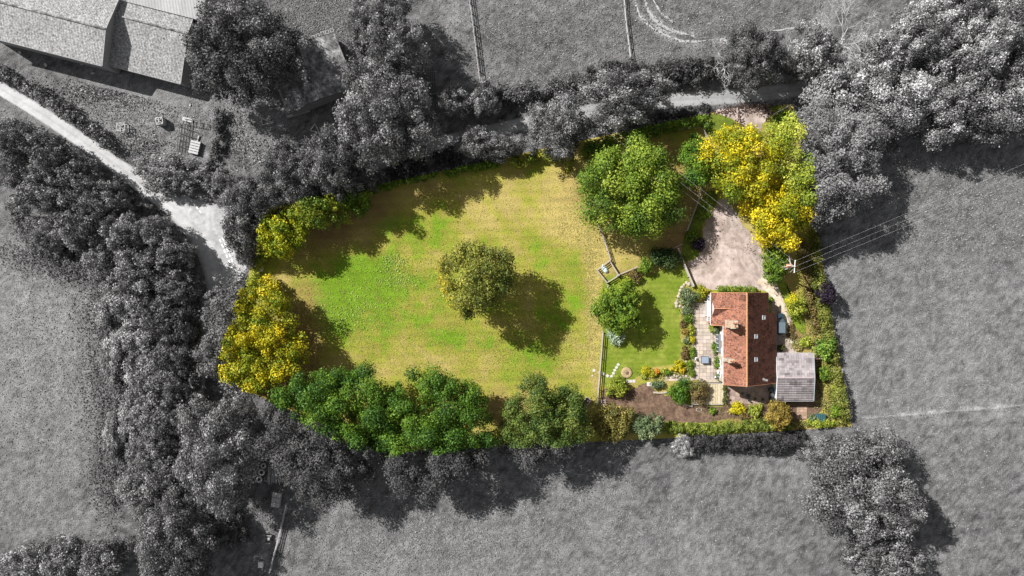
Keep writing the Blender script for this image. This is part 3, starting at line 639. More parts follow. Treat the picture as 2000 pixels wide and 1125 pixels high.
hedge([(760, 335), (830, 318), (905, 300)], 3.4, 1.6, ((.012,) * 3, (.035,) * 3, (.07,) * 3), 'low shaded hedge south of the lane', leaf=.28, clr=.8, grey=True)
hedge([(1240, 232), (1310, 224), (1385, 214)], 2.4, .9, ((.02,) * 3, (.05,) * 3, (.1,) * 3), 'low dark bank of plants south of the lane', name='hedge_bank', leaf=.24, clr=.5, grey=True)

for pts, w, lab in (([(215, 545), (205, 610), (225, 690), (238, 780), (232, 880), (238, 980)], 4.5, 'low grey bramble scrub fringing the thicket along the western field'), ([(20, 395), (60, 470), (120, 500), (180, 530)], 3.5, 'low grey bramble scrub below the western wood'), ([(470, 960), (455, 1000), (470, 1060)], 3, 'low dark scrub beside the worn path'), ([(380, 600), (372, 700), (380, 760)], 2.5, 'dark undergrowth where the lane vanishes under the trees')):
    hedge(pts, w, 1.1, G2, lab, 'bramble_scrub', leaf=.22, clr=.55, cover=.6, grey=True)
# --- grey trees outside the boundary: a few shapes, copied
PROTO = []
for k, (clr, lob, sz, cov) in enumerate(((1.3, .10, .27, .85), (1.05, .14, .26, .8), (1.5, .08, .27, .85), (1.15, .18, .26, .8))):
    rng = np.random.default_rng(900 + k); P, N, idx, nc = crown_points(rng, 7, 7, 2.2, 12, sz, clr, cov, lob)
    PROTO.append((leaf_mesh('tree_crown', P, N, sz, np.clip(shade3(rng, idx, nc, ((.03,) * 3, (.14,) * 3, (.36,) * 3)), .006, .5), rng), trunk_mesh('tree_trunk', 12, .28, 6, M['gbark'], 40 + k), 7, 12))
for k, (clr, lob, sz, cov) in enumerate(((.95, .14, .27, .8), (.8, .2, .25, .75), (.65, .16, .23, .7))):
    rng = np.random.default_rng(950 + k); P, N, idx, nc = crown_points(rng, 4.5, 4.5, .6, 8, sz, clr, cov, lob)
    PROTO.append((leaf_mesh('bush_crown', P, N, sz, np.clip(shade3(rng, idx, nc, ((.03,) * 3, (.14,) * 3, (.36,) * 3)), .006, .5), rng), trunk_mesh('bush_trunk', 8, .16, 3.6, M['gbark'], 60 + k), 4.5, 8))
for k, (clr, lob, sz, cov) in enumerate(((1.35, .07, .31, .8), (1.55, .12, .31, .8))):
    rng = np.random.default_rng(980 + k); P, N, idx, nc = crown_points(rng, 11, 11, 3, 16, sz, clr, cov, lob)
    PROTO.append((leaf_mesh('big_crown', P, N, sz, np.clip(shade3(rng, idx, nc, ((.03,) * 3, (.14,) * 3, (.36,) * 3)), .006, .5), rng), trunk_mesh('big_trunk', 16, .4, 9, M['gbark'], 80 + k), 11, 16))
rgt = random.Random(5)
def gtree(px, py, rx, ry, h, label, shade=1.0, group=None, name='leafy_tree', proto=None, cat='tree'):
    zc = h * .6; c = W(px, py, zc); c.z = 0; f = S * (1 - zc / H)
    rx, ry = max(rx * .6, rx - .13 * abs(px - 1000) * h / H), max(ry * .6, ry - .13 * abs(py - 562) * h / H)
    k = proto if proto is not None else (rgt.randrange(4) if min(rx, ry) > 52 else 4 + rgt.randrange(3))
    cr, tr, r0, h0 = PROTO[k]; rz = rgt.choice((0, 1, 2, 3)) * math.pi / 2 + rgt.uniform(-.3, .3)
    root = empty(name, c, label, cat, group)
    s = shade * rgt.uniform(.88, 1.12)
    m = link('crown', cr, root, None, (0, 0, rz), (rx * f / r0, ry * f / r0, h / h0)); m.color = (s, s, s, 1)
    # crowns that are wider one way are turned only by half turns
    if abs(rx - ry) > 15: m.rotation_euler = (0, 0, rgt.choice((0, math.pi)))
    link('trunk', tr, root, None, (0, 0, rz), (h / h0, h / h0, h / h0))
    return root
for t in ((472, 98, 112, 110, 16, 'huge dark round tree beside the long barn', .62, 7), (750, 228, 98, 112, 15, 'large grey tree over the lane, beside the derelict building', .95, 8), (775, 95, 66, 70, 14, 'grey tree behind the derelict building, near the pasture fence', .95, 3),
          (745, 30, 62, 55, 12, 'pale grey tree at the northern edge of the yard', 1.0, 1), (722, 88, 34, 44, 7, 'grey bushy tree right behind the derelict roof', .95, 5), (1220, 192, 84, 66, 12, 'grey tree overhanging the lane at the drive side', 1.0, 3), (1090, 246, 62, 60, 11, 'grey tree between the lane and the paddock', .85, 0),
          (886, 196, 34, 36, 7, 'round pale grey tree at the lane bend', 1.1, 4), (945, 192, 36, 36, 7, 'round grey tree at the lower end of the pasture fence', 1.05, 5), (928, 278, 34, 36, 7, 'grey tree standing between lane and northern paddock hedge', 1.0, 4), (982, 285, 44, 30, 6, 'grey bush filling the gap between two lane-side trees', .95, 5),
          (1475, 112, 66, 60, 11, 'dark tree with bare twigs north of the lane', .5, 1), (1690, 955, 112, 112, 14, 'huge grey tree outside the south-east corner', .85, 8), (1640, 895, 75, 55, 10, 'grey tree against the dark clipped hedge', .8, 3), (1730, 1080, 78, 60, 8, 'grey bushy tree south of the huge corner tree', .85, 6), (1745, 985, 60, 45, 15, 'pale grey tree top beside the huge corner tree', 1.0, 3),
          (432, 880, 82, 120, 14, 'tall pale grey tree beside the pile of tyres', 1.2, 8), (345, 1062, 96, 82, 13, 'dark grey tree at the end of the wood belt', .85, 7), (450, 1040, 36, 40, 5, 'small dark bush by the worn path', .6, 6), (330, 338, 72, 46, 5, 'low wide grey bush beside the lane and timber frames', .9, 6),
          (432, 365, 42, 34, 6, 'grey tree at the corner of the lane junction', 1.0, 5), (490, 395, 58, 56, 11, 'dark grey tree shading the lane junction', .85, 0), (560, 345, 66, 58, 12, 'grey tree along the lane, west of the bigger one', .85, 3), (645, 318, 74, 58, 13, 'grey tree leaning over the shaded yard', .8, 1), (470, 450, 40, 50, 9, 'grey tree hanging over the bright junction tarmac', .85, 4),
          (1605, 415, 22, 34, 6, 'small grey tree outside the golden tree', .85, 5), (1335, 872, 22, 24, 2.6, 'pale twiggy grey shrub at the end of the clipped hedge', 1.7, 6), (425, 590, 34, 30, 6, 'grey tree where the lane disappears under the wood', 1.0, 4), (1010, 470 - 470 + 330, 1, 1, 1, None, 1, 4),
          (700, 350, 36, 30, 8, 'grey tree just north of the yellow-green boundary trees', .9, 4), (480, 500, 24, 22, 4, 'small grey bush by the junction', .8, 6), (700, 50, 24, 24, 4, 'pale grey bush beside the derelict building', 1.1, 6)):
    if t[5]: gtree(*t[:6], shade=t[6], proto=t[7])
def row(trees, text, group, lo, hi, name='leafy_tree', cat='tree', small=False):
    for k, t in enumerate(trees):
        gtree(*t, text % ORD[k], rgt.uniform(lo, hi), group, name, (4 + rgt.randrange(3)) if small else None, cat)
row(((348, 560, 44, 44, 8), (335, 505, 48, 48, 8.5), (300, 455, 46, 38, 8), (205, 400, 54, 48, 9), (150, 352, 56, 46, 9), (98, 306, 56, 46, 9.5), (30, 268, 52, 44, 9)), 'grey wood tree beside the lane, %s counting from the road junction', 'trees of the western wood', .75, 1.2)
row(((275, 530, 56, 50, 8), (195, 500, 52, 38, 6.5), (92, 455, 48, 36, 6.5), (28, 332, 48, 46, 8)), 'grey wood tree along the western field, %s counting from the road junction', 'trees of the western wood', .75, 1.2)
row(((245, 462, 54, 46, 9), (150, 435, 62, 50, 9), (80, 380, 58, 48, 9)), 'grey tree in the middle of the western wood, %s counting from the junction', 'trees of the western wood', .9, 1.15)
row(((225, 545, 42, 36, 4.5), (240, 592, 56, 46, 5), (262, 662, 52, 46, 5), (215, 700, 24, 50, 2.5), (285, 732, 52, 46, 5), (272, 805, 50, 46, 5), (222, 850, 24, 46, 3), (285, 885, 50, 46, 5), (268, 955, 46, 42, 5)), 'pale thicket bush on the field side, %s counting down from the wood', 'thicket along the western field', 1.0, 1.4, 'thicket_bush', 'bush', True)
row(((318, 622, 54, 46, 8.5), (364, 645, 26, 52, 8), (338, 690, 46, 46, 8.5), (346, 750, 42, 44, 8.5), (338, 815, 46, 48, 8.5), (320, 925, 42, 42, 6), (300, 995, 48, 42, 6)), 'darker thicket bush on the lane side, %s counting down from the wood', 'thicket along the western field', .65, .95, 'thicket_bush', 'bush', True)
row(((196, 1098, 50, 44, 6), (118, 1098, 54, 44, 6), (40, 1105, 56, 42, 5.5)), 'grey tree in the southern row, %s from the end of the thicket', 'southern tree row', .95, 1.1)
row(((1592, 92, 54, 50, 10), (1720, 120, 60, 55, 11), (1800, 65, 78, 70, 13), (1880, 10, 70, 60, 12), (1965, 50, 74, 70, 13)), 'pale tree on the pasture side of the north-east wood, %s from the lane', 'trees of the north-eastern wood', 1.2, 1.65)
row(((1570, 130, 36, 34, 7), (1640, 178, 70, 56, 11), (1742, 195, 84, 72, 12), (1850, 215, 78, 66, 12), (1945, 205, 78, 72, 12)), 'grey tree on the lane side of the north-east wood, %s from the lane', 'trees of the north-eastern wood', 1.05, 1.5)
row(((1885, 110, 86, 84, 14), (2040, 140, 80, 80, 13)), 'broad grey tree deep in the north-east wood, %s from the bleached bare tree', 'trees of the north-eastern wood', 1.3, 1.6)

# bare trees
def bare(px, py, rr, h, label, name='bare_tree', seed=1, depth=5, th=.13, m=None):
    rg = random.Random(seed); c = W(px, py, h * .7); c.z = 0; root = empty(name, c, label, 'tree')
    t = MB(); b = MB(); t.tube([(0, 0, -.05), (.1, .05, h * .3), (0, 0, h * .45)], [th * 1.6, th * 1.2, th], 7)
    t2 = t.mesh('trunk', m or M['dead']); link('trunk', t2, root)
    def grow(p, d, L, r, k):
        q = p + d * L * .5 + Vector((rg.gauss(0, .08), rg.gauss(0, .08), rg.gauss(0, .05))) * L; e = p + d * L + Vector((rg.gauss(0, .1), rg.gauss(0, .1), 0)) * L
        b.tube([p, q, e], [r, r * .8, r * .6], 4, False)
        if k > 0:
            for _ in range(3 if k > 2 else 2):
                nd = (d + Vector((rg.gauss(0, .6), rg.gauss(0, .6), rg.gauss(.05, .35)))).normalized(); grow(e, nd, L * rg.uniform(.6, .85), r * .62, k - 1)
    for k in range(7):
        a = 6.28 * k / 7 + rg.uniform(-.3, .3); grow(Vector((0, 0, h * rg.uniform(.25, .45))), Vector((math.cos(a), math.sin(a), rg.uniform(.3, .9))).normalized(), rr * S * .38, th * .62, depth)
    link('branches', b.mesh('branches', m or M['dead']), root)
    return root
bare(1668, 62, 74, 15, 'bleached white bare tree at the edge of the north-eastern wood', seed=4, depth=6, th=.17)
bare(1430, 118, 46, 13, 'thin dead branches poking out of the dark tree', 'dead_tree', 8, 3, .14)
bare(1545, 95, 40, 13, 'thin bare tree beside the dark tree north of the lane', 'dead_tree', 12, 3, .12)
bare(1205, 868, 26, 3.0, 'small bare twiggy bush south of the boundary', 'bare_bush', 14, 4, .06)

# ------------------------------------------------------------------ fences
UNIT = {}
def ubox(m):
    if m.name not in UNIT:
        UNIT[m.name] = MB().box((0, 0, 0), (1, 1, 1)).mesh('timber', m)
    return UNIT[m.name]
def fence(pts, label, h=1.15, rails=(1.08, .72, .36), step=2.4, m=None, wire=False, rail=(.05, .11), post=.13, name='fence', cat='fence'):
    m = m or M['wood']; P = [W(p[0], p[1], h) for p in pts]
    for p in P: p.z = 0
    root = empty(name, P[0], label, cat)
    for a, b in zip(P[:-1], P[1:]):
        d = b - a; L = d.length; n = max(1, round(L / step)); ang = math.atan2(d.y, d.x)
        for i in range(n + (1 if b is P[-1] else 0)):
            q = a + d * (i / n) - P[0]
            link('post', ubox(m), root, (q.x, q.y, h * .5 - .05), (0, 0, ang), (post, post, h + .1))
        for i in range(n):
            q = a + d * ((i + .5) / n) - P[0]; nn = Vector((-d.y, d.x, 0)).normalized() * (post * .5 + rail[0] * .5 + .003)
            for z in rails: link('wire' if wire else 'rail', ubox(m), root, (q.x + nn.x, q.y + nn.y, z), (0, 0, ang), (L / n - .01, rail[0], rail[1]))
    return root
RW = (.12, .10)
fence([(1165, 432), (1180, 470), (1192, 508)], 'weathered post and rail fence under the bright green tree', rail=RW)
fence([(1187, 556), (1183, 578)], 'short post and rail fence between the pen and the lawn tree', rail=RW)
fence([(1177, 648), (1173, 700), (1168, 760), (1166, 790)], 'long pale post and rail fence between paddock and lawn', rail=RW)
fence([(1376, 354), (1362, 395), (1342, 450)], 'pale post and rail fence left of the drive', rail=RW)
fence([(1323, 485), (1337, 520), (1354, 560)], 'weathered timber fence between lawn and gravel drive', rail=(.24, .1))
fence([(1311, 489), (1332, 478)], 'short top rail by the dark shrub', rail=RW, rails=(1.05,))
fence([(1206, 539), (1225, 531), (1246, 522)], 'short rail fence from the pen towards the lawn', rail=RW)
fence([(1512, 224), (1546, 205)], 'single white rail at the drive entrance', rails=(1.0,), rail=RW, m=M['white'])
fence([(1320, 254), (1371, 246), (1383, 270)], 'thin pale rail fence behind the entrance verge', rails=(1.0, .5))
fence([(1592, 701), (1632, 703)], 'thin timber rail beside the outbuilding', rails=(.9,), rail=RW)
fence([(1634, 706), (1645, 740), (1655, 800)], 'thin wire fence inside the eastern hedge', rails=(.9,), rail=(.04, .04), wire=True, post=.08)
fence([(1599, 735), (1605, 790)], 'low dark timber edging east of the outbuilding', h=.5, rails=(.35,), m=M['wood_dark'])
fence([(912, -20), (921, 40), (929, 105), (936, 162)], 'grey post and rail fence casting a ladder shadow on the pasture', m=M['gwood'], rail=RW, h=1.4, rails=(1.3, .9, .45))
fence([(1217, -20), (1222, 40), (1231, 110)], 'grey post and rail fence at the top field', m=M['gwood'], rail=RW)
fence([(557, 985), (548, 1025), (534, 1080), (524, 1120)], 'pale grey rail fence beside the worn path', m=M['gwood'], rail=RW)
fence([(1690, 817), (1850, 804), (2060, 787)], 'wire fence on thin posts across the eastern field', m=M['gwood'], h=.9, rails=(.8,), rail=(.03, .03), wire=True, post=.07, step=6)

# pen with the tarpaulin-covered heap
pen = empty('timber_pen', W(1186, 527), 'small square timber pen between paddock and lawn', 'pen')
cs = [W(1166, 527, 1.1), W(1191, 509, 1.1), W(1209, 538, 1.1), W(1186, 552, 1.1)]
for k in range(4):
    a = Vector(cs[k]); b = Vector(cs[(k + 1) % 4]); a.z = b.z = 0
    MB().box((a.x, a.y, .55), (.16, .16, 1.2)).build('post', M['wood'], pen)
    for z in (1.05, .7, .35):
        d = (b - a).normalized() * .1
        MB().beam(a + d + Vector((0, 0, z)), b - d + Vector((0, 0, z)), .14, .1).build('rail', M['wood'], pen)
tp = empty('tarpaulin_heap', W(1181, 526), 'pale blue tarpaulin-covered heap inside the timber pen', 'tarpaulin')
b = MB(); n = 14
rings = [(1.0, 0.0), (.92, .25), (.7, .42), (.35, .5), (.05, .53)]
rg = random.Random(3)
for r, z in rings:
    for k in range(n):
        t = 6.283 * k / n; e = r * (1 + .08 * rg.gauss(0, 1)); x = math.cos(t) * .55 * e; y = math.sin(t) * .95 * e
        b.v.append(PL(tp) + Vector((x * math.cos(.55) - y * math.sin(.55), x * math.sin(.55) + y * math.cos(.55), z + .03 * rg.gauss(0, 1) * (z > 0))))
for i in range(len(rings) - 1):
    for k in range(n): b.f.append([i * n + k, i * n + (k + 1) % n, (i + 1) * n + (k + 1) % n, (i + 1) * n + k])
b.f.append([(len(rings) - 1) * n + k for k in range(n)])
b.build('sheet', M['tarp'], tp, smooth=True)
b = MB()
for y in (-.35, .3): b.tube([PL(tp) + Vector((-.5, y, .15)), PL(tp) + Vector((0, y + .05, .56)), PL(tp) + Vector((.5, y, .15))], .02, 5)
b.build('rope', M['wood'], tp)

# ------------------------------------------------------------------ tiled roofs
def tile_slope(name, o, along, down, L, D, tw, th, cols, seed, parent, m, thick=.035, curve=0):
    """o = upper corner; tiles laid in overlapping courses, joined into one part"""
    rng = np.random.default_rng(seed); o = np.array(o, float); al = np.array(along, float); dn = np.array(down, float)
    al /= np.linalg.norm(al); dn /= np.linalg.norm(dn); nr = np.cross(al, dn); nr *= np.sign(nr[2]) or 1
    nr_, nc = max(1, round(D / th)), max(1, round(L / tw)); th, tw = D / nr_, L / nc
    V = []; C = []; F = []
    c0 = [np.array(c) for c in cols]
    patch = rng.random((6, 6)); gx, gy_ = np.meshgrid(np.arange(nc) * tw, np.arange(nr_) * th); stain = vnoise(gx, gy_, 1.3, seed, 3)
    for r in range(nr_):
        for c in range(nc):
            a0 = c * tw + (.5 * tw if r % 2 else 0) * 0 + tw * .02; a1 = a0 + tw * .96
            d0 = r * th - .02; d1 = (r + 1) * th + th * .06
            z0, z1 = .012, .012 + thick + rng.normal(0, .006)
            base = len(V)
            for (a, d, z) in ((a0, d0, z0), (a1, d0, z0), (a1, d1, z1), (a0, d1, z1), (a1, d1, z1 - thick), (a0, d1, z1 - thick)):
                V.append(o + al * a + dn * max(d, 0) + nr * z)
            F += [(base, base + 1, base + 2, base + 3), (base + 3, base + 2, base + 4, base + 5)]
            t = rng.random(); q = c0[0] * (1 - t) + c0[1] * t
            if rng.random() < .2: q = c0[2]
            p = patch[int(r / nr_ * 6) % 6, int(c / nc * 6) % 6]
            C += [q * (.80 + .32 * p) * (.6 if stain[r, c] > .66 else 1)] * 6
    org = np.array(PL(parent))
    V = np.array(V) - org
    # backing deck under the tiles
    ob = link(name, np_mesh(name, V, F, m, np.array(C)), parent); ob['kind'] = 'stuff'
    return ob
def slab_plane(name, pts, parent, m, t=.12):
    P = [Vector(p) for p in pts]; n = (P[1] - P[0]).cross(P[2] - P[0]).normalized()
    if n.z < 0: n = -n
    k = len(P); b = MB(); b.add(P + [p - n * t for p in P], [list(range(k)), list(range(k, 2 * k))] + [[i, (i + 1) % k, k + (i + 1) % k, k + i] for i in range(k)])
    return b.build(name, m, parent)

# ------------------------------------------------------------------ the house
house = empty('cottage', (44, -9.5, 0), 'long cottage with orange-red clay tiled roof and two cream chimneys', 'house')
XR, ZR = 43.39, 7.3
yN, yA, yB, yS = -.91, -7.05, -4.65, -18.15      # north gable, south edge of the west wing, north edge of the east lean-to, south gable
wN = (37.75, 3.74); wS = (39.75, 5.0); eN = (48.5, 4.02); eS = (50.55, 2.7)
CLAY_W = ((.20, .083, .054), (.28, .128, .083), (.11, .06, .045))
CLAY_E = ((.20, .08, .055), (.275, .122, .084), (.11, .058, .045))
for i, (e, y0, y1, cl) in enumerate(((wN, yN, yA, CLAY_W), (wS, yA, yS, CLAY_W), (eN, yN, yB, CLAY_E), (eS, yB, yS, CLAY_E))):
    dn = Vector((e[0] - XR, 0, e[1] - ZR)); D = dn.length
    tile_slope('roof_tiles', (XR, y0, ZR), (0, -1, 0), dn, y0 - y1, D, .20, .24, cl, 20 + i, house, M['tile'])
    slab_plane('roof_deck', [(XR, y0, ZR), (e[0], y0, e[1]), (e[0], y1, e[1]), (XR, y1, ZR)], house, M['wood_dark'], .14)
b = MB()
for k in range(int((yN - yS) / .42)):
    y = yN - .03 - k * .42; b.tube([(XR, y, ZR - .02), (XR, y - .40, ZR - .02)], [.17, .155], 8)
o = b.build('ridge_tiles', mat('ridge_clay', (.36, .19, .09), .9, .3, 6), house, smooth=False); o['kind'] = 'stuff'
# walls under the slopes (each wall a solid prism following the roof)
def prism(x0, x1, y0, y1, name, m):
    zt = lambda x: (ZR - (XR - x) * (ZR - wS[1]) / (XR - wS[0]) if x < XR else ZR - (x - XR) * (ZR - eS[1]) / (eS[0] - XR)) - .22
    xs = sorted({x0, x1} | ({XR} if x0 < XR < x1 else set()))
    pr = [(x, zt(x)) for x in xs]; n = len(pr)
    P = [(x0, y0, 0), (x1, y0, 0)] + [(x, y0, z) for x, z in pr[::-1]]; Q = [(p[0], y1, p[2]) for p in P]; k = len(P)
    MB().add(P + Q, [list(range(k)), list(range(k, 2 * k))] + [[i, (i + 1) % k, k + (i + 1) % k, k + i] for i in range(k)]).build(name, m, house)
prism(wN[0] + .35, eN[0] - .3, yN - .25, yA + .25, 'wall', M['brick'])
prism(wS[0] + .35, eS[0] - .3, yA + .24, yS + .25, 'wall', M['render'])
prism(eN[0] - .29, eS[0] - .3, yB - .25, yA + .25, 'wall', M['brick'])
for (x, y0, y1, z) in ((wN[0] - .06, yN, yA, wN[1]), (wS[0] - .06, yA - .1, yS, wS[1]), (eN[0] + .06, yN, yB, eN[1]), (eS[0] + .06, yB, yS, eS[1])):
    MB().beam((x, y0, z - .05), (x, y1, z - .05), .12, .1).build('gutter', M['black' if x > XR else 'white'], house)
for (xa, za, y) in ((wN[0], wN[1], yN + .04), (eN[0], eN[1], yN + .04), (wN[0], wN[1], yA - .04), (wS[0], wS[1], yS - .04), (eS[0], eS[1], yS - .04)):
    xb, zb = (XR, ZR) if not (y == yA - .04) else (wS[0], wS[1])
    MB().beam((xa, y, za - .02), (xb, y, zb - .02), .06, .2).build('bargeboard', mat('barge_clay', (.5, .25, .12), .9, .2, 5) if y != yS - .04 else M['pot'], house)
def chimney(x, y, z0, z1, sx, sy, pots, name='chimney'):
    ch = MB().box((x, y, (z0 + z1) / 2), (sx, sy, z1 - z0)).build(name, M['chimney'], house, bevel=.02)
    MB().box((x, y, z1 - .12), (sx + .18, sy + .18, .2)).box((x, y, z1 + .04), (sx + .06, sy + .06, .1)).build('cap', M['stone'], ch)
    MB().box((x, y, z0 + .75), (sx + .14, sy + .14, .12)).build('flashing', M['gpale'], ch)
    for (dx, dy) in pots:
        MB().lathe((x + dx, y + dy, z1 + .08), [(.17, 0), (.15, .35), (.19, .38), (.19, .46), (.12, .46), (.12, .1)], 10).build('chimney_pot', M['pot'], ch)
chimney(40.55, -6.7, 4.8, 9.0, 1.15, 1.35, ((-.25, .3), (.25, .3), (0, -.35)))
chimney(40.2, -13.4, 5.0, 8.4, .95, .6, ((-.22, 0), (.22, 0)))
def roof_east(x): return ZR - (x - XR) * (ZR - eS[1]) / (eS[0] - XR)
def skylight(px, py):
    sl_ = (ZR - eS[1]) / (eS[0] - XR); an = math.atan(sl_); z = 5.0
    for _ in range(4):
        p = W(px, py, z); z = roof_east(p.x)
    c = Vector((p.x, p.y, z)) + Vector((math.sin(an), 0, math.cos(an))) * .10
    fr = MB()
    for (dx, dy, sx, sy) in ((-.36, 0, .1, .82), (.36, 0, .1, .82), (0, .36, .62, .1), (0, -.36, .62, .1)):
        fr.box(c + Matrix.Rotation(an, 3, 'Y') @ Vector((dx, dy, 0)), (sx, sy, .14), ry=an)
    w = fr.build('skylight', M['gpale'], house)
    MB().box(c - Vector((math.sin(an), 0, math.cos(an))) * .02, (.62, .62, .05), ry=an).build('pane', M['glass_pale'], w)
for p in ((1491, 620), (1476, 657), (1476, 702)): skylight(*p)
# gabled dormer on the west slope
zd, ze = 5.6, 4.2; xf = wN[0] + .12; yd = -3.85; hw = 1.45
sW = (ZR - wS[1]) / (XR - wS[0]); xi = lambda z: XR - (ZR - z) / sW
dor = MB().add([(xf + .12, yd - hw + .15, 2.8), (xf + .12, yd + hw - .15, 2.8), (xf + .12, yd + hw - .15, ze + .05), (xf + .12, yd, zd - .12), (xf + .12, yd - hw + .15, ze + .05)] + [(xi(zd) - .5, y, z) for y, z in ((yd - hw + .15, 2.8), (yd + hw - .15, 2.8), (yd + hw - .15, ze + .05), (yd, zd - .12), (yd - hw + .15, ze + .05))],
               [[0, 1, 2, 3, 4], [5, 6, 7, 8, 9]] + [[i, (i + 1) % 5, 5 + (i + 1) % 5, 5 + i] for i in range(5)]).build('dormer', M['white'], house)
for sgn, cl, sd_ in ((1, CLAY_W, 31), (-1, CLAY_E, 32)):
    dn = Vector((0, sgn * hw, ze - zd)); L = xi(zd) - xf
    # triangular-ended slope: courses get shorter as they run into the main roof
    rng = np.random.default_rng(sd_); V = []; F = []; C = []; nrm = Vector((1, 0, 0)).cross(dn).normalized(); nrm = nrm if nrm.z > 0 else -nrm
    D = dn.length; nr_ = round(D / .28)
    for r in range(nr_):
        t0, t1 = r / nr_, (r + 1.08) / nr_; z1 = zd + (ze - zd) * (r + .5) / nr_; x1 = xi(z1) + .1; nc = max(1, round((x1 - xf) / .3))
        for c in range(nc):
            xa = xf + (x1 - xf) * c / nc + .01; xb = xf + (x1 - xf) * (c + 1) / nc - .01; bs = len(V)
            for (x, t, k) in ((xa, t0, .02), (xb, t0, .02), (xb, t1, .055), (xa, t1, .055)): V.append(tuple(Vector((x, yd, zd)) + dn * t + nrm * k - PL(house)))
            F.append((bs, bs + 1, bs + 2, bs + 3)); q = np.array(cl[0]) + (np.array(cl[1]) - np.array(cl[0])) * rng.random(); q = np.array(cl[2]) if rng.random() < .2 else q; C += [q] * 4
    o = link('dormer_tiles', np_mesh('dormer_tiles', V, F, M['tile'], np.array(C)), dor); o.location = (0, 0, 0); o['kind'] = 'stuff'
    slab_plane('dormer_deck', [(xf, yd, zd), (xi(zd), yd, zd), (xi(ze), yd + sgn * hw, ze), (xf, yd + sgn * hw, ze)], dor, M['wood_dark'], .06)
MB().tube([(xf, yd, zd + .03), (xi(zd) + .1, yd, zd + .03)], .11, 8).build('dormer_ridge', M['pot'], dor)
def window(x, y, z, w, h, facing='w'):
    """white casement set on a wall: frame, mullion and panes"""
    dx = -.04 if facing == 'w' else .04
    fr = MB(); t = .09
    for (yy, zz, sy, sz) in ((-w / 2, 0, t, h), (w / 2, 0, t, h), (0, h / 2, w, t), (0, -h / 2, w, t), (0, 0, t, h)): fr.box((x + dx, y + yy, z + zz), (.12, sy, sz))
    f = fr.build('window', M['white'], house)
    MB().box((x + dx * .5, y, z), (.06, w - .1, h - .1)).build('pane', M['glass'], f)
    MB().box((x + dx * 3, y, z - h / 2 - .08), (.3, w + .2, .08)).build('sill', M['white'], f)
for y, w in ((-2.0, 1.1), (-5.8, 1.1)): window(wN[0] + .35, y, 1.5, w, 1.3)
for y, w, z in ((-9.2, 1.6, 1.5), (-11.6, 1.6, 1.5), (-14.6, 1.5, 1.5), (-16.6, 1.2, 1.5), (-9.2, 1.4, 4.0 - .1), (-12.2, 1.4, 3.9), (-15.6, 1.4, 3.9)): window(wS[0] + .35, y, z, w, 1.15)
bay = empty('porch', W(1384, 603), 'white flat-topped porch against the west wing of the house', 'porch')
c = W(1383.5, 603, 2.3)
MB().box((c.x + .1, c.y, 2.35), (.75, 3.0, .12)).build('roof', M['white'], bay)
for s in (-1.35, 1.35): MB().box((c.x - .15, c.y + s, 1.15), (.1, .1, 2.29)).build('post', M['white'], bay)
MB().box((c.x + .02, c.y, .6), (.06, 2.55, .9)).build('panel', M['gpale'], bay)
bayw = empty('bay_window', W(1408, 672), 'white bay window along the west wall of the house', 'bay window')
cx = wS[0] + .02
MB().box((cx + .1, -10.6, 2.62), (.5, 3.5, .12)).build('roof', mat('lead_roof', (.16, .16, .17), .7, .2, 4), bayw)
MB().box((cx + .05, -10.6, .45), (.6, 3.3, .9)).build('base', M['render'], bayw)
MB().box((cx + .05, -10.6, 1.7), (.55, 3.25, 1.55)).build('glazing', M['glass'], bayw)
for k in range(5): MB().box((cx - .25, -12.2 + k * .8, 1.72), (.08, .09, 1.65)).build('mullion', M['white'], bayw)
# television aerial on the south-east roof
an = empty('television_aerial', W(1492, 741, 5.0), 'white television aerial on the south end of the roof', 'aerial')
q = PL(an); q0 = Vector((q.x, q.y, roof_east(q.x)))
an.location = q0
MB().tube([q0 - Vector((0, 0, .1)), q0 + Vector((0, 0, .9))], .03, 6).build('mast', M['white'], an)
MB().tube([q0 + Vector((-.45, .15, .85)), q0 + Vector((.45, -.15, .85))], .03, 6).build('boom', M['white'], an)
for k in range(5):
    c = q0 + Vector((-.4 + .2 * k, .13 - .065 * k, .88)); MB().tube([c + Vector((-.08, -.22, 0)), c + Vector((.08, .22, 0))], .018, 5).build('element', M['white'], an)
d = empty('satellite_dish', (43.9, yS - .25, 5.6), 'small white satellite dish on the southern gable', 'dish')
MB().lathe((43.9, yS - .34, 5.6), [(.03, -.06), (.16, -.02), (.25, .06), (.24, .07), (.15, 0), (.02, -.04)], 14).build('reflector', M['white'], d)
MB().beam((43.9, yS - .34, 5.56), (43.9, yS + .25, 5.4), .05).build('bracket', M['steel'], d)

